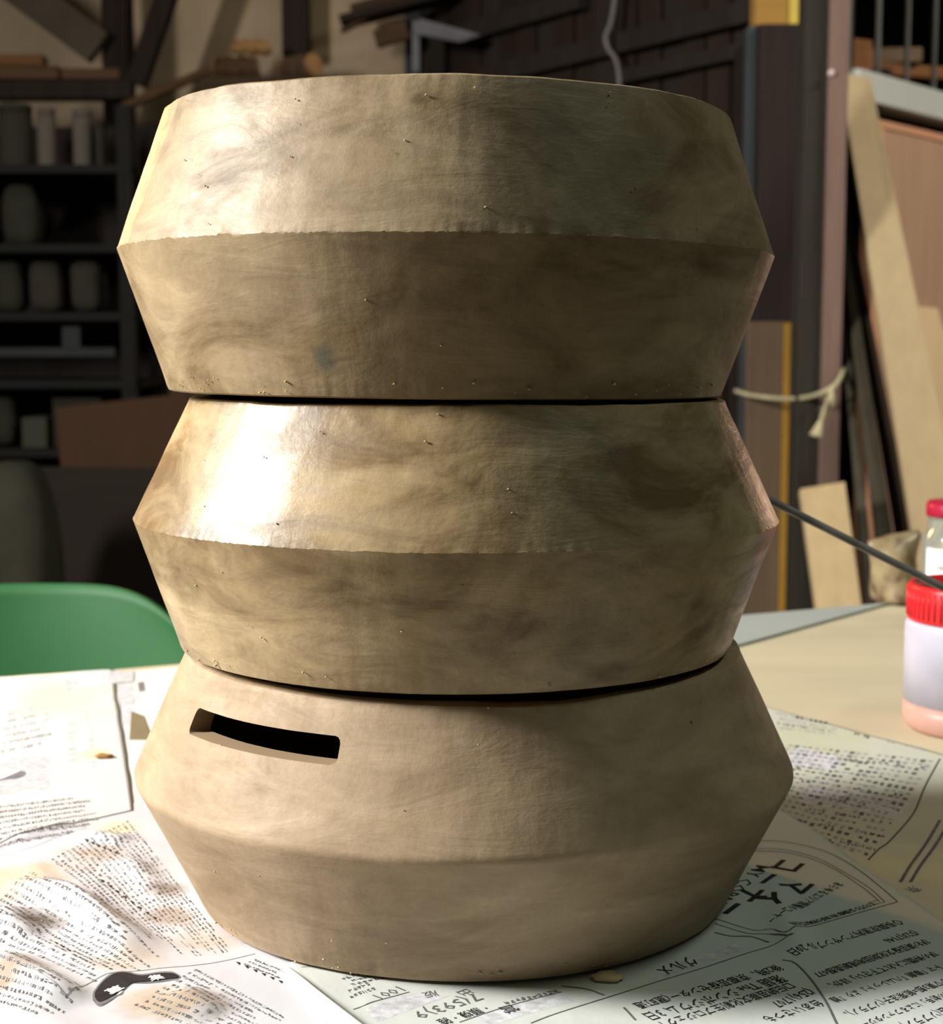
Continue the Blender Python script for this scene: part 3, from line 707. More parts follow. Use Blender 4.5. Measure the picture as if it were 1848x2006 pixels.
# ================================================================== GREEN CHAIR
M_green = plain('green_plastic', (28, 90, 42), 0.6, 0.06, 30, 0.02, spec=.5)
M_chrome = plain('chair_chrome', (150, 150, 150), .25, .05, 8, 0, metal=1.0)
CY_ = 0.82; ctop = un(150, 1152, CY_)
ccx = un(70, 1147, CY_).x; cw = un(440, 1200, CY_).x - ccx
chair = empty('chair', (ccx, CY_ - .2, 0)); tag(chair, 'green moulded plastic chair with a rounded back, beyond the newspapers', 'chair')
V, Fc = [], []; NU, NVv = 36, 26
for j in range(NVv + 1):
    v = j / NVv                                         # 0 at seat, 1 at top
    for i in range(NU + 1):
        u = i / NU * 2 - 1
        zt_ = .43 + (ctop.z - .43) * v
        # rounded upper corners: a superellipse outline
        hw = cw * (1.0 - .10 * (1 - v) ** 2)
        top = ctop.z - .055 * max(0, abs(u) - .15) ** 3.2 / .85 ** 3.2
        z_ = .43 + (top - .43) * v
        lim = hw * (1 - .16 * max(0, (v - .6) / .4) ** 3)
        V.append((ccx + u * lim, CY_ + .03 * v ** 2 - .05 * u * u - .0 , z_)); 
for j in range(NVv):
    for i in range(NU): a = j * (NU + 1) + i; Fc.append((a, a + 1, a + NU + 2, a + NU + 1))
o = adopt(mesh_obj('backrest', V, Fc, M_green, None, True), chair); md = o.modifiers.new('t', 'SOLIDIFY'); md.thickness = .006
V, Fc = [], []
for j in range(13):
    v = j / 12
    for i in range(25):
        u = i / 24 * 2 - 1; hw = cw * (.9 - .06 * v)
        yy = CY_ - .05 * u * u * (1 - v) - .40 * v
        zz = .43 - .012 * (1 - u * u) * math.sin(PI * v) - .03 * max(0, v - .8) / .2
        V.append((ccx + u * hw, yy, zz))
for j in range(12):
    for i in range(24): a = j * 25 + i; Fc.append((a, a + 1, a + 26, a + 25))
o = adopt(mesh_obj('seat', V, Fc, M_green, None, True), chair); md = o.modifiers.new('t', 'SOLIDIFY'); md.thickness = .006
for sx in (-1, 1):
    for yy, dy in ((CY_ - .08, .05), (CY_ - .34, -.03)):
        bm = bmesh.new(); tube(bm, [(ccx + sx * cw * .6, yy, .415), (ccx + sx * cw * .78, yy + dy, .0)], .010, 12); adopt(bm_obj('leg', bm, M_chrome, None, True), chair)

# ================================================================== THINGS ON THE PLYWOOD
# jar with red lid
jb = tb(1800, 1448); JR = .045
jc = Vector((tb(1765, 1420).x + JR, tb(1765, 1445).y + JR * .55, T))
jh = .118
jar = empty('plastic_jar', jc); tag(jar, 'white translucent plastic jar with a red screw lid and pinkish base', 'jar')
m, nt, b = new_mat('milky_plastic'); v = mapping(nt, 'Object'); n_ = N(nt, 'ShaderNodeTexNoise', in_Scale=30.0); nt.links.new(v, n_.inputs['Vector'])
r = ramp(nt, n_.outputs[0], [(.3, lin((164, 162, 176))), (.7, lin((178, 176, 190)))]); nt.links.new(r.outputs[0], b.inputs['Base Color']); b.inputs['Roughness'].default_value = .35; b.inputs['Subsurface Weight'].default_value = .25; b.inputs['Subsurface Radius'].default_value = (.01, .01, .01)
M_milky = m
M_pinkb = plain('pinkish_base', (176, 136, 124), .4, .06, 20, 0); M_redlid = plain('red_lid_plastic', (184, 34, 38), .32, .08, 20, .02)  # pinkish tone for the lowest band of the jar
zA = .0185
bm = bmesh.new(); lathe(bm, [(JR * .9, 0), (JR * .97, .003), (JR, .008), (JR, zA)], seg=64); adopt_ = bm_obj('jar_base', bm, M_pinkb, jar, True); adopt_['label'] = 'pinkish bottom of the jar'
bm = bmesh.new(); lathe(bm, [(JR, zA), (JR, .066), (JR * .985, .069), (JR * .96, .0705)], seg=64); bm_obj('jar_body', bm, M_milky, jar, True)
bm = bmesh.new(); lathe(bm, [(JR * .95, .0707), (JR * .97, .0707), (JR * .975, .072), (JR * .975, .0915), (JR * .95, .0935), (JR * .88, .0935), (JR * .86, .092), (0.004, .092)], seg=64)
lid = bm_obj('lid', bm, M_redlid, jar, True); lid['label'] = 'red screw lid'
bm = bmesh.new()
for k in range(60):
    a = 2 * PI * k / 60; x, y = JR * .975 * math.cos(a), JR * .975 * math.sin(a)
    tube(bm, [(x, y, .073), (x, y, .0905)], .0007, 5)
bm_obj('grip_ribs', bm, M_redlid, lid, True)
for o in (adopt_, lid): pass

# glass bottle with crimson cap
bc = tb(1880, 1235); BR = .034
bot = empty('glass_bottle', (un(1808, 1100, bc.y).x + BR, bc.y, T)); tag(bot, 'clear glass bottle with a crimson cap and white label behind the jar', 'bottle')
m, nt, b = new_mat('greenish_glass'); b.inputs['Base Color'].default_value = (.86, .90, .80, 1); b.inputs['Roughness'].default_value = .08; b.inputs['Transmission Weight'].default_value = .85; b.inputs['IOR'].default_value = 1.45
v = mapping(nt, 'Object'); n_ = N(nt, 'ShaderNodeTexNoise', in_Scale=40.0); nt.links.new(v, n_.inputs['Vector']); r = ramp(nt, n_.outputs[0], [(.3, (.80, .85, .72)), (.7, (.90, .93, .86))]); nt.links.new(r.outputs[0], b.inputs['Base Color'])
zc = un(1830, 1013, bc.y).z - T; zc2 = un(1830, 982, bc.y).z - T; zs = un(1830, 1045, bc.y).z - T
bm = bmesh.new(); lathe(bm, [(BR * .9, 0), (BR, .004), (BR, zs - .006), (BR * .95, zs), (BR * .86, zs + .004), (BR * .84, zc), (BR * .84, zc + .004), (BR * .78, zc + .004), (BR * .78, zs + .002), (BR * .93, zs - .008), (BR * .93, .006), (.002, .006)], seg=56); bm_obj('bottle_body', bm, m, bot, True)
M_crim = plain('crimson_cap', (150, 26, 52), .35, .08, 30, .02)
bm = bmesh.new(); lathe(bm, [(BR * .86, zc + .001), (BR * .91, zc + .001), (BR * .92, zc + .004), (BR * .92, zc2 - .003), (BR * .86, zc2), (.003, zc2)], seg=56); bm_obj('cap', bm, M_crim, bot, True)
za, zb2 = un(1830, 1126, bc.y).z - T, un(1830, 1070, bc.y).z - T
V, Fc = [], []
for i in range(33):
    a = math.radians(-165 + 150 * i / 32)
    for z_ in (za, zb2): V.append((BR * 1.012 * math.cos(a), BR * 1.012 * math.sin(a), z_))
for i in range(32): Fc.append((2 * i, 2 * i + 2, 2 * i + 3, 2 * i + 1))
lb = mesh_obj('label', V, Fc, plain('white_label', (226, 224, 228), .6, .03, 20, 0), bot, True); lb['label'] = 'white paper label'
V, Fc = [], []
for k, (a0, wa) in enumerate(((-142, 1.4), (-139, 1.2), (-135.5, 2.4), (-131, 2))):
    for a in (a0, a0 + wa):
        for z_ in (za + (zb2 - za) * .28, za + (zb2 - za) * .45): V.append((BR * 1.02 * math.cos(math.radians(a)), BR * 1.02 * math.sin(math.radians(a)), z_))
    Fc.append((4 * k, 4 * k + 2, 4 * k + 3, 4 * k + 1))
mesh_obj('label_print', V, Fc, INK, lb)

# translucent plastic bag slumped at the back of the table
pb = tb(1748, 1180); W0 = (un(1800, 1100, pb.y).x - un(1690, 1100, pb.y).x) / 2; hB = un(1740, 1052, pb.y).z - T
m, nt, b = new_mat('cloudy_plastic_film'); b.inputs['Roughness'].default_value = .3; b.inputs['Transmission Weight'].default_value = .25
v = mapping(nt, 'Object'); n_ = N(nt, 'ShaderNodeTexNoise', in_Scale=45.0, in_Detail=5.0); nt.links.new(v, n_.inputs['Vector'])
r = ramp(nt, n_.outputs[0], [(.34, lin((96, 74, 52))), (.44, lin((150, 132, 100))), (.62, lin((178, 160, 122)))]); nt.links.new(r.outputs[0], b.inputs['Base Color'])
bm = bmesh.new(); rings = []
for j in range(15):
    t = j / 14; z_ = hB * t; ww = W0 * (.62 + .42 * t); dd = .022 * (1 - t) ** .5 * (1 - .0 * t) + .006
    rw = []
    for i in range(40):
        a = 2 * PI * i / 40; q = Vector((ww * math.cos(a), dd * math.sin(a), z_ + (.004 * math.cos(a) if t > .8 else 0)))
        q += noise.noise_vector(q * 45) * .0035 * min(1, t * 4); rw.append(bm.verts.new(q))
    rings.append(rw)
for a, b2 in zip(rings, rings[1:]):
    for k in range(40): bm.faces.new((a[k], a[(k + 1) % 40], b2[(k + 1) % 40], b2[k]))
bm.faces.new(rings[0][::-1]); bm.faces.new(rings[-1])
o = bm_obj('plastic_bag', bm, m, None, True); o.location = (un(1750, 1100, pb.y).x, pb.y, T + .0026); o.rotation_euler.z = .3
tag(o, 'crumpled translucent plastic bag with brown specks at the back of the table', 'bag')

# thin rod leaning on the middle pot
p0 = un(1480, 965, .095); p1 = un(1848, 1151, .11); dr = (p1 - p0).normalized(); k = (p0.z - T - .002) / -dr.z
bm = bmesh.new(); tube(bm, [p0 + dr * (k * t / 12) for t in range(13)], [.0021] + [.0020] * 11 + [.0018], 10)
m, nt, b = new_mat('weathered_rod'); tc = N(nt, 'ShaderNodeTexCoord'); sp = N(nt, 'ShaderNodeTexNoise', in_Scale=40.0, in_Detail=4.0); nt.links.new(tc.outputs['Object'], sp.inputs['Vector'])
r = ramp(nt, sp.outputs[0], [(.35, lin((150, 145, 150))), (.65, lin((200, 194, 198)))]); nt.links.new(r.outputs[0], b.inputs['Base Color']); b.inputs['Roughness'].default_value = .5
o = bm_obj('thin_rod', bm, m, None, True); tag(o, 'thin dark grey rod leaning from the middle pot down past the red lid', 'rod')

# ================================================================== RIGHT BACKGROUND: post, boards, partition
M_post = wood('post_lit_wood', (112, 90, 80), .7, .25); M_postd = wood('post_dark_wood', (46, 42, 34), .8, .3)
Yp = 2.2
pc = un(1606, 670, Yp); s_ = (un(1650, 670, Yp).x - un(1568, 670, Yp).x) / 2 * 1.02
post = empty('timber_post', (pc.x, Yp, 0)); tag(post, 'tall weathered square timber post at right, from floor to ceiling', 'post')
bm = bmesh.new(); box(bm, -s_, 0, 0, s_, s_ * 1.7, 3.1, .004); bm_obj('post_shaft', bm, M_postd, post)
bm = bmesh.new(); box(bm, s_ * .06, -.014, 0, s_ * .98, -.0005, 3.1, .003); o = bm_obj('lit_face', bm, M_post, post); o['label'] = 'paler right face of the post, lit tone put into its colour'  # added slab for the post's lit right face, light put into its colour
bm = bmesh.new(); bmesh.ops.create_uvsphere(bm, u_segments=12, v_segments=8, radius=.006); o = bm_obj('nail_head', bm, plain('pale_nail', (210, 190, 190), .4, .05, 20, 0), post, True)
q = un(1629, 143, Yp - .018); o.location = q - Vector((pc.x, Yp, 0))
# dark cupboard side behind the post with a yellowish crate on it
M_dk = wood('blackened_board', (36, 28, 24), .8, .3); M_dkb = plain('blue_grey_strip', (56, 60, 62), .6, .15, 10)
Yd = 2.42; tz = un(1520, 46, Yd).z
cab = empty('dark_cabinet', (un(1520, 670, Yd).x, Yd, 0)); tag(cab, 'tall blackened wooden cabinet left of the post', 'cabinet')
a = un(1478, 670, Yd).x - cab.location.x; b_ = un(1590, 670, Yd).x - cab.location.x; c0 = un(1458, 670, Yd).x - cab.location.x
bm = bmesh.new(); box(bm, a, 0, 0, b_, .3, tz, .003); bm_obj('cabinet_body', bm, M_dk, cab)
bm = bmesh.new(); box(bm, c0, .02, 0, a - .001, .06, tz, .003); o = bm_obj('edge_strip', bm, M_dkb, cab)
M_yel = wood('yellow_pine', (150, 112, 52), .6, .15, 'X'); M_yel2 = plain('yellow_edge', (186, 162, 72), .6, .1, 10)
p = un(1480, 46, Yd + .02); p2 = un(1546, 46, Yd + .02); p3 = un(1564, 46, Yd + .02)
crate = empty('wooden_crate', (p.x, Yd + .02, tz)); tag(crate, 'yellowish wooden crate on top of the dark cabinet', 'crate')
bm = bmesh.new(); box(bm, 0, 0, 0.001, p2.x - p.x, .06, .3, .002); bm_obj('crate_body', bm, M_yel, crate)
bm = bmesh.new(); box(bm, p2.x - p.x, -.004, 0.001, p3.x - p.x, .06, .3, .002); bm_obj('corner_strip', bm, M_yel2, crate)
# brown board with ochre edge in front of the cabinet
M_brn = wood('brown_board', (98, 80, 62), .65, .18); M_och = plain('ochre_edge', (150, 112, 42), .6, .1, 10)
Yb = 2.36
bb = empty('leaning_board', (un(1508, 670, Yb).x, Yb, 0)); tag(bb, 'brown board with an ochre edge standing left of the post, tied with cord', 'board')
a = un(1466, 640, Yb).x - bb.location.x; b_ = un(1536, 640, Yb).x - bb.location.x; c0 = un(1551, 640, Yb).x - bb.location.x; zt_ = un(1500, 630, Yb).z
bm = bmesh.new(); box(bm, a, 0, 0, b_, .025, zt_, .002); bm_obj('board_face', bm, M_brn, bb)
bm = bmesh.new(); box(bm, b_, 0.001, 0, c0, .025, zt_ - .002, .002); o = bm_obj('board_edge', bm, M_och, bb); o['label'] = 'ochre board edge'
# cord tied round
M_rope = plain('hemp_cord', (176, 166, 130), .8, .2, 60)
Yr = 2.09
cord = empty('hemp_cord', un(1630, 775, Yr)); tag(cord, 'pale hemp cord knotted around the post and brown board', 'cord')
def cordpart(nm, pts, r):
    bm = bmesh.new(); tube(bm, spline(pts, 8), r, 8); adopt(bm_obj(nm, bm, M_rope, None, True), cord)
cordpart('cord_loop', [un(1440, 765, 2.34), un(1470, 774, 2.33), un(1520, 780, 2.3), un(1570, 780, 2.2), un(1610, 770, 2.12), un(1634, 756, 2.12), un(1645, 742, 2.15), un(1655, 722, 2.2)], .0042)
cordpart('loose_end', [un(1632, 758, 2.11), un(1622, 785, 2.10), un(1610, 820, 2.10), un(1598, 855, 2.10)], [.0036] * 17 + [.0036 + .0012 * k for k in range(8)])
cordpart('loose_end', [un(1628, 765, 2.10), un(1630, 780, 2.09), un(1632, 795, 2.095)], .0042)
# pale plank leaning with its foot towards us
M_pl1 = wood('pale_plank_wood', (158, 138, 104), .6, .08); M_pl2 = wood('offcut_wood', (172, 150, 112), .6, .1); M_pl3 = wood('dark_grey_plank', (66, 60, 48), .75, .25); M_pl4 = wood('umber_plank', (48, 38, 28), .8, .25)
tag(lean('leaning_plank', [(1644, 140, 2.42), (1706, 152, 2.42)], [(1775, 960, 1.98), (1875, 960, 1.98)], .018, M_pl1), 'long pale plank leaning against the railing at right', 'plank', 'leaning planks')
for nm, tp, lo, mt, lb in (('leaning_plank', [(1640, 330, 2.40), (1650, 330, 2.40)], [(1756, 1040, 2.02), (1790, 1040, 2.02)], M_pl4, 'near-black plank leaning directly behind the long pale plank'),
                           ('leaning_plank', [(1643, 420, 2.34), (1655, 420, 2.34)], [(1716, 1040, 1.99), (1750, 1040, 1.99)], M_pl3, 'dark grey-brown plank leaning, second behind the long pale plank'),
                           ('leaning_plank', [(1645, 560, 2.30), (1654, 560, 2.30)], [(1684, 1040, 2.0), (1704, 1040, 2.0)], M_pl3, 'narrow dark grey plank leaning closest to the post')):
    tag(lean(nm, tp, lo, .014, mt), lb, 'plank', 'leaning planks')
tag(lean('leaning_plank', [(1568, 957, 1.95), (1656, 943, 1.95)], [(1602, 1205, 1.82), (1690, 1195, 1.82)], .016, M_pl2), 'short pale board leaning in front of the post behind the table', 'plank', 'leaning planks')
# partition: pinkish panel in a frame under a pale beam with a railing
PA, PB = un(1640, 670, 2.50), un(1990, 670, 3.2)
pd = (PB - PA); pd.z = 0; pL = pd.length; pd.normalize()
def ppt(px, py):
    r_ = ray(px, py); n2 = Vector((pd.y, -pd.x, 0)); t = n2.dot(PA - CAM) / n2.dot(r_); return CAM + r_ * t
def pseg(px): return (ppt(px, 670) - PA).dot(pd)
part = empty('wood_partition', (PA.x, PA.y, 0), math.atan2(pd.y, pd.x)); tag(part, 'pinkish brown panelled partition behind the leaning plank', 'partition')
M_pink = wood('pink_brown_panel', (168, 134, 108), .55, .12); M_pinkf = wood('salmon_frame', (196, 142, 108), .5, .1, 'X')
zt1 = ppt(1780, 247).z; zt0 = ppt(1780, 262).z
bm = bmesh.new(); box(bm, pseg(1722), .004, 0, pL, .02, zt0, .002); bm_obj('panel', bm, M_pink, part)
bm = bmesh.new(); box(bm, pseg(1706), 0, zt0, pL, .03, zt1, .002); bm_obj('top_rail', bm, M_pinkf, part)
bm = bmesh.new(); box(bm, pseg(1706), 0, 0, pseg(1722), .03, zt0, .002); bm_obj('stile', bm, M_pinkf, part)
rail = empty('balcony_railing', (PA.x, PA.y, 0), math.atan2(pd.y, pd.x)); tag(rail, 'grey metal railing of thin bars on a pale beam, top right', 'railing')
M_gry = plain('grey_painted_metal', (176, 176, 168), .45, .06, 6, .02); M_bar = plain('bar_metal', (128, 126, 120), .4, .1, 10, 0)
zb1 = ppt(1750, 162).z; zb0 = ppt(1750, 219).z
bm = bmesh.new(); box(bm, pseg(1645), -.03, zb0, pL, .05, zb1, .003); bm_obj('bottom_beam', bm, M_gry, rail)
for px in (1657, 1714, 1770, 1822, 1872):
    bm = bmesh.new(); x = pseg(px); tube(bm, [(x, .01, zb1 - .002), (x, .01, 3.0)], .0055, 10); bm_obj('baluster', bm, M_bar, rail, True)
bm = bmesh.new(); box(bm, pseg(1645), -.01, 3.0, pL, .03, 3.04, .003); bm_obj('top_rail', bm, M_bar, rail)
# scraps of timber stored behind the railing
M_tim = wood('stored_timber', (120, 78, 44), .7, .3, 'X')
for (px, py, Y, L_, rz, rx, lab) in ((1800, 30, 3.5, .45, .5, .35, 'rust-brown timber scrap stored behind the railing, lying slanted'), (1700, 40, 3.4, .3, -.4, .9, 'rust-brown timber scrap stored behind the railing, standing steeply')):
    pass
st0 = un(1680, 20, 3.35)
AWAY = Vector((0, 1, 0))
lo = empty('loft_platform', (PA.x, PA.y, 0)); tag(lo, 'dark loft platform behind the railing', 'platform')
def lq(px, dy, z): p = ppt(px, 670) + AWAY * (dy + .0); return Vector((p.x, p.y, z))
bm = bmesh.new(); hexa(bm, [lq(1750, .10, zb0), lq(1985, .10, zb0), lq(1985,   .5, zb0), lq(1750,   .5, zb0), lq(1750, .10, zb0 + .03), lq(1985, .10, zb0 + .03), lq(1985,   .5, zb0 + .03), lq(1750,   .5, zb0 + .03)]); adopt(bm_obj('deck', bm, M_dk), lo)
for px in (1765, 1970):
    p = lq(px, .45, 0); bm = bmesh.new(); box(bm, p.x - .03, p.y - .03, 0, p.x + .03, p.y + .03, zb0); adopt(bm_obj('leg', bm, M_dk), lo)
zdk = zb0 + .0305
M_t2 = wood('grey_timber', (120, 96, 74), .7, .25, 'X')
def timber(px, dy, L_, w_, h_, rz, lab, mt, dz=0):
    o = box_obj('timber_scrap', -L_ / 2, -w_ / 2, 0, L_ / 2, w_ / 2, h_, mt, .004)
    p = lq(px, dy, zdk + dz); o.location = p; o.rotation_euler = (0, 0, rz); tag(o, lab, 'timber', 'timber behind the railing'); return o
timber(1745, .42, .16, .10, .125, .2, 'dark timber block on the loft behind the railing bars', M_dk)
timber(1845, .45, .12, .12, .125, .2, 'dark timber block on the loft at the right photo edge', M_dk)
timber(1690 + 25, .24, .055, .05, .15, .5, 'short rust-brown timber stub standing behind the railing near the post', M_tim)
timber(1795, .42, .36, .06, .03, .35, 'long rust-brown beam lying across the dark blocks behind the railing', M_tim, .126)
timber(1800, .42, .20, .05, .035, -.1, 'greyish timber offcut on top of the long rust-brown beam', M_t2, .157)
# pale offcut against the partition
pp = [ppt(1783, 690), ppt(1850, 690), ppt(1838, 655), ppt(1826, 604), ppt(1785, 600)]
n2 = Vector((pd.y, -pd.x, 0)); 
if n2.dot(CAM - PA) < 0: n2 = -n2
bm = bmesh.new(); x0, x1 = ppt(1783, 700), ppt(1900, 700)
outl = [Vector((x0.x, x0.y, 0)), Vector((x1.x, x1.y, 0)), Vector((x1.x, x1.y, ppt(1900, 672).z)), ppt(1846, 668), ppt(1834, 640), ppt(1824, 604), ppt(1784, 600)]
f0 = [bm.verts.new(p + n2 * .004) for p in outl]; f1 = [bm.verts.new(p + n2 * .016) for p in outl]
bm.faces.new(f0); bm.faces.new(f1[::-1])
for i in range(len(outl)): j = (i + 1) % len(outl); bm.faces.new((f0[i], f0[j], f1[j], f1[i]))
tag(bm_obj('plywood_offcut', bm, wood('pale_offcut', (220, 188, 146), .6, .06)), 'pale plywood offcut with a notched corner against the pinkish partition', 'plywood')

# ================================================================== TOP AND LEFT BACKGROUND
def timberbeam(name, a, b, w_, dpt, mat, label, cat='beam', group=None):
    """square beam between two world points"""
    d = (b - a).normalized(); sd = d.cross(Vector((0, 1, 0)))
    if sd.length < .05: sd = Vector((1, 0, 0))
    sd.normalize(); fw_ = sd.cross(d).normalized()
    bm = bmesh.new(); o_ = [(-1, -1), (1, -1), (1, 1), (-1, 1)]
    hexa(bm, [a + sd * (w_ / 2 * i) + fw_ * (dpt / 2 * j) for i, j in o_] + [b + sd * (w_ / 2 * i) + fw_ * (dpt / 2 * j) for i, j in o_], .004)
    return tag(bm_obj(name, bm, mat), label, cat, group)
def atz(px, py, Y, z): p = un(px, py, Y); return Vector((p.x, p.y, z))
Yw = 4.05
a = un(232, 100, Yw); timberbeam('upright_beam', Vector((a.x, Yw, 0)), Vector((a.x, Yw, 3.1)), .075, .1, M_darkbeam, 'black upright beam against the plaster at upper left', group='roof timbers')
a = un(268, 165, Yw - .1); b_ = un(345, -60, Yw - .1); timberbeam('slanting_beam', a, a + (b_ - a) * ((3.1 - a.z) / (b_.z - a.z)), .055, .06, M_darkbeam, 'black slanting brace meeting the upright beam at upper left', group='roof timbers')
a = un(570, 100, Yw); timberbeam('upright_beam', Vector((a.x, Yw + .1, 0)) + Vector((0, 0, lz0)) if False else Vector((a.x, 4.2, un(570, 112, 4.2).z)), Vector((a.x, 4.2, 3.1)), .078, .08, wood('dark_post2', (40, 32, 26), .8, .3), 'dark upright beam on the plaster, above the pots', group='roof timbers')
a = un(40, -20, Yw - .08); b_ = un(195, 95, Yw - .08); timberbeam('slanting_beam', b_ + (a - b_) * ((b_.x + 2.3) / (b_.x - a.x)), b_, .10, .05, plain('grey_brace', (72, 64, 52), .85, .25, 8), 'broad grey-brown brace in the upper left corner', group='roof timbers')
# horizontal tie beam with timber stacked on it
a = un(-80, 178, 3.72); b_ = un(262, 190, 3.72)
timberbeam('tie_beam', Vector((a.x - .5, 3.72, a.z)), Vector((b_.x, 3.72, a.z)), .05, .07, M_darkbeam, 'thick dark horizontal beam over the left shelves', group='roof timbers')
M_rust = wood('russet_timber', (104, 70, 40), .75, .35, 'X'); M_rust2 = wood('dull_timber', (78, 56, 36), .75, .3, 'X'); M_tan = wood('tan_timber', (150, 112, 70), .7, .25, 'X')
tz_ = a.z + .026
for k, (x0, x1, yy, h_, mt, lab) in enumerate(((-60, 120, 3.71, .035, M_rust2, 'dull brown plank lying lowest on the dark horizontal beam at left'), (-40, 90, 3.71, .03, M_rust, 'russet plank stacked on the dull one over the left shelves'), (125, 238, 3.71, .028, M_rust2, 'short dull plank on the dark horizontal beam, near the upright beam'))):
    xa, xb = un(x0, 150, yy).x, un(x1, 150, yy).x; z0 = tz_ + (.0355 if k == 1 else 0)
    tag(box_obj('stacked_plank', xa, yy - .03, z0, xb, yy + .03, z0 + h_, mt, .004), lab, 'plank', 'planks on the left beam')
a = un(238, 212, 3.6); b_ = un(410, 138, 3.75); timberbeam('sloping_rail', a, b_, .022, .03, M_rust2, 'thin brown rail sloping up behind the top pot at left')
# ledge on the plaster with logs
lz = un(520, 150, 4.0).z
tag(box_obj('wall_ledge', un(405, 150, 4.0).x, 4.0, lz - .05, un(800, 150, 4.0).x, YB, lz, wood('ledge_wood', (66, 50, 36), .8, .3, 'X'), .004), 'brown timber ledge on the plaster just above the pots', 'ledge')
def log(px0, px1, r, Yc, mt, me, lab, ang=0.0, zoff=0):
    xa, xb = un(px0, 120, Yc).x, un(px1, 120, Yc).x; o = empty('split_log', ((xa + xb) / 2, Yc, lz + r + zoff), ang)
    L_ = (xb - xa) / 2; bm = bmesh.new()
    tube(bm, [(-L_ + 2 * L_ * k / 6, 0.004 * math.sin(k * 2), 0.004 * math.cos(k * 3)) for k in range(7)], [r * (1 + .07 * math.sin(k * 5)) for k in range(7)], 9, False); bm_obj('bark', bm, mt, o, False)
    for sx in (-1, 1):
        bm = bmesh.new(); tube(bm, [(sx * L_ * .985, 0, 0), (sx * L_ * 1.002, 0, 0)], r * .98, 9); bm_obj('cut_end', bm, me, o)
    tag(o, lab, 'log', 'logs on the ledge'); return o
M_end = plain('cut_wood_end', (186, 140, 92), .8, .15, 30)
log(420, 505, .034, 4.06, M_rust2, M_end, 'dark short log on the ledge, furthest left')
log(455, 530, .022, 4.04, M_tan, M_end, 'tan split log lying on top of the dark log', .1, .068)
log(545, 628, .036, 4.06, wood('log_bark', (84, 64, 48), .8, .3, 'X'), M_end, 'thick log on the ledge with a pale cut end', -.75)
# eave of planks above the plank wall
M_eav = wood('eave_plank', (64, 46, 32), .8, .35, 'X')
for k, (x0, y0, x1, y1, Y, wd, mt, lab) in enumerate(((668, 44, 1010, -40, 3.95, .022, wood('eave_dark', (38, 28, 20), .8, .3, 'X'), 'lowest dark plank of the slanting eave above the pots'), (690, 26, 1000, -60, 4.10, .03, M_eav, 'brown plank of the slanting eave, second from below'), (735, 78, 800, 60, 4.0, .05, M_rust2, 'stubby brown plank end hanging under the slanting eave'), (668, 62, 720, 36, 3.93, .012, M_rust2, 'thin splintered stick poking from the tip of the slanting eave'))):
    timberbeam('eave_plank', un(x0, y0, Y), un(x1, y1, Y), wd, .12 if k < 2 else .03, mt, lab, 'plank', 'eave planks')
br = empty('metal_bracket', un(812, 60, 3.85)); tag(br, 'grey angled metal bracket under the eave', 'bracket')
M_brk = plain('bracket_grey', (104, 102, 106), .4, .12, 20)
def bpart(nm, pts, th):
    o = slab(nm, pts, th, M_brk, .001); adopt(o, br)
bpart('bracket_arm', [un(812, 66, 3.85), un(900, 82, 3.75), un(942, 68, 3.75), un(822, 36, 3.85)], .006)
bpart('bracket_leg', [un(808, 140, 3.86), un(822, 140, 3.86), un(822, 40, 3.86), un(808, 40, 3.86)], .006)
# hanging cable
bm = bmesh.new(); tube(bm, spline([Vector((un(1216, -500, 3.3).x, 3.3, 3.1)), un(1215, -260, 3.3), un(1210, -60, 3.3), un(1204, 5, 3.3), un(1197, 45, 3.3), un(1187, 72, 3.3), (un(1192, 95, 3.3)), un(1207, 118, 3.3), un(1214, 160, 3.3), un(1212, 260, 3.3), un(1216, 380, 3.3)], 8), .006, 8)
tag(bm_obj('hanging_cable', bm, plain('grey_cable', (112, 104, 102), .5, .1, 20), None, True), 'grey kinked cable hanging from above behind the top pot', 'cable')

# ---- shelf unit at left
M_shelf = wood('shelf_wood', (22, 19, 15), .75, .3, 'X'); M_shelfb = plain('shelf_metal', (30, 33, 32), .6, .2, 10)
Ys = 3.45
def zx(px, py, Y=Ys): p = un(px, py, Y); return p.x, p.z
xl = un(-330, 500, Ys).x; xr = un(262, 500, Ys).x
sh = empty('storage_shelf', ((xl + xr) / 2, Ys, 0)); tag(sh, 'dark open storage shelf crowded with bags and pots, far left', 'shelf')
levels = [zx(0, y)[1] for y in (322, 478, 612, 745, 880)]
for z_ in levels:
    bm = bmesh.new(); box(bm, xl, Ys, z_ - .022, xr, Ys + .42, z_, .002); adopt(bm_obj('shelf_board', bm, M_shelf), sh)
for x in (xl, xr - .04):
    for yy in (Ys + .002, Ys + .37):
        bm = bmesh.new(); box(bm, x, yy, 0, x + .04, yy + .04, zx(0, 205)[1], .003); adopt(bm_obj('shelf_post', bm, M_shelf), sh)
bm = bmesh.new(); box(bm, xl, Ys + .43, 0, xr, Ys + .445, zx(0, 205)[1]); adopt(bm_obj('back_panel', bm, M_dk), sh)
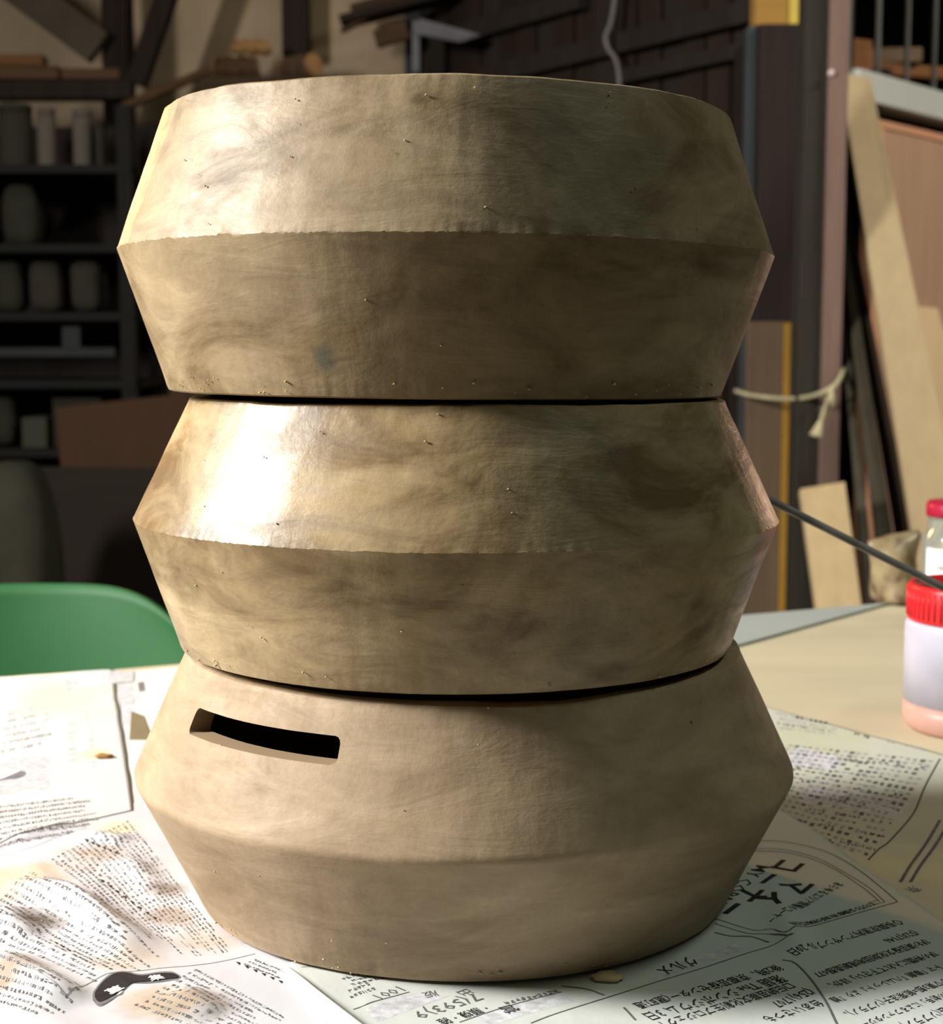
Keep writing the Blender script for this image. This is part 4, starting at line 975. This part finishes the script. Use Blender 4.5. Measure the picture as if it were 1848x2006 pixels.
# pallet-like rack in the middle
bm = bmesh.new(); box(bm, xl + .05, Ys - .02, zx(0, 690)[1] - .012, xr - .05, Ys - .003, zx(0, 690)[1] + .012, .002); adopt(bm_obj('front_rail', bm, M_shelfb), sh)
bm = bmesh.new(); a0 = zx(126, 685); a1 = zx(160, 640); box(bm, a0[0], Ys - .02, a0[1], a1[0], Ys - .003, a1[1], .002); adopt(bm_obj('front_block', bm, M_shelfb), sh)
def sack(name, px0, px1, py0, zb, mt, lab, cat, group, sq=.7, Y=Ys + .14, dd=.06):
    xa, xb = un(px0, py0, Y).x, un(px1, py0, Y).x; h_ = un(px0, py0, Y).z - zb; w_ = (xb - xa) / 2
    bm = bmesh.new(); bmesh.ops.create_uvsphere(bm, u_segments=28, v_segments=18, radius=1)
    for v in bm.verts:
        c = v.co.copy(); f = lambda t: math.copysign(abs(t) ** sq, t)
        v.co = Vector((f(c.x) * w_, f(c.y) * dd, (f(c.z) * .5 + .5) * h_)) + noise.noise_vector(c * 2.1 + Vector((px0, 0, 0))) * (.06 * w_ * (1 if c.z > -.8 else 0))
    zm_ = min(v.co.z for v in bm.verts)
    for v in bm.verts: v.co.z -= zm_
    o = bm_obj(name, bm, mt, None, True); o.location = ((xa + xb) / 2, Y, zb + .0005); tag(o, lab, cat, group); return o
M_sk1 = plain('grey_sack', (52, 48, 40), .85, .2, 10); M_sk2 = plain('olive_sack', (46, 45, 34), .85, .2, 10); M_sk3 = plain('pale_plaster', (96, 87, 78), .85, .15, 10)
def can(name, px0, px1, py0, zb, mt, lab, cat, group, Y=Ys + .1):
    xa, xb = un(px0, py0, Y).x, un(px1, py0, Y).x; h_ = un(px0, py0, Y).z - zb; r_ = (xb - xa) / 2
    o = empty(name, ((xa + xb) / 2, Y, zb + .0005)); bm = bmesh.new()
    lathe(bm, [(r_ * .94, 0), (r_, .004), (r_, h_ * .84), (r_ * .93, h_ * .87)], seg=24); bm_obj('container_body', bm, mt, o, True)
    bm = bmesh.new(); lathe(bm, [(r_ * .95, h_ * .872), (r_ * 1.0, h_ * .875), (r_ * 1.0, h_ * .985), (r_ * .93, h_)], seg=24); bm_obj('lid', bm, mt, o, True)
    tag(o, lab, cat, group)
g = 'containers on the far shelf'
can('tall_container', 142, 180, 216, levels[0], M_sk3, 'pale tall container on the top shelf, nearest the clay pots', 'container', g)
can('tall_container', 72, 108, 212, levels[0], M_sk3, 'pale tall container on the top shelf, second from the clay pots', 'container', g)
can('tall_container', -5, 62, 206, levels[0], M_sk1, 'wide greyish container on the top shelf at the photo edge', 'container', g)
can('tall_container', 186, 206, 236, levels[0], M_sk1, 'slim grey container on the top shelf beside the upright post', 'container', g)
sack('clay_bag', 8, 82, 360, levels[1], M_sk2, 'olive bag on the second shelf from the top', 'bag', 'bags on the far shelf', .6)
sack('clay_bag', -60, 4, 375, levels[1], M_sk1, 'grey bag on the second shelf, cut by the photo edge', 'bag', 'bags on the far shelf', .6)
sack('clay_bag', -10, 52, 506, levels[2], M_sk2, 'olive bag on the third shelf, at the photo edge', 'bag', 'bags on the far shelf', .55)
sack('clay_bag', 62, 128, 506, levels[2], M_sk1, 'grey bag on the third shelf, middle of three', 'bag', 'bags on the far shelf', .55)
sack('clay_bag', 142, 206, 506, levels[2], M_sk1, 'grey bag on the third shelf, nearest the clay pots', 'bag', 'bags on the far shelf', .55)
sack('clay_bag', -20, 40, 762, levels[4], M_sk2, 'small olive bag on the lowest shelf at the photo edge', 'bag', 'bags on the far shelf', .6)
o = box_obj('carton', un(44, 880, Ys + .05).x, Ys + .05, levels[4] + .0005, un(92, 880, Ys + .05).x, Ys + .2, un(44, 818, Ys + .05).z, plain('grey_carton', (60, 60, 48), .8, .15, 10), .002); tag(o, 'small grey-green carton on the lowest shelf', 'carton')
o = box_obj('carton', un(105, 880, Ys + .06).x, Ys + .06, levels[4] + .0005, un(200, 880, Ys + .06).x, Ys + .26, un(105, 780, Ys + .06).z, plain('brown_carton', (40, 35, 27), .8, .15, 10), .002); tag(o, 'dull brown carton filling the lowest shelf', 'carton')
# brown boards and a draped sack on the floor in front of the shelf
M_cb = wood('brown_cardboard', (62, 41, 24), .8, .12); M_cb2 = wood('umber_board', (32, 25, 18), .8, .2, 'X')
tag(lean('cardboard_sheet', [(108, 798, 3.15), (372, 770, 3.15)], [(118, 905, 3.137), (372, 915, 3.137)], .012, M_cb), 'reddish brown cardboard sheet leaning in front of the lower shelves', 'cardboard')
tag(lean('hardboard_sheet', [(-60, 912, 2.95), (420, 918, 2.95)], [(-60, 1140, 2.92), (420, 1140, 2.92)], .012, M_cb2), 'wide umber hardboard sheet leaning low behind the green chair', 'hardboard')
xa = un(-20, 920, 2.6)
sack('cloth_sack', -60, 112, 905, .0, M_sk2, 'drooping olive cloth sack left of the green chair', 'sack', 'floor sacks', .62, 2.55, .1)
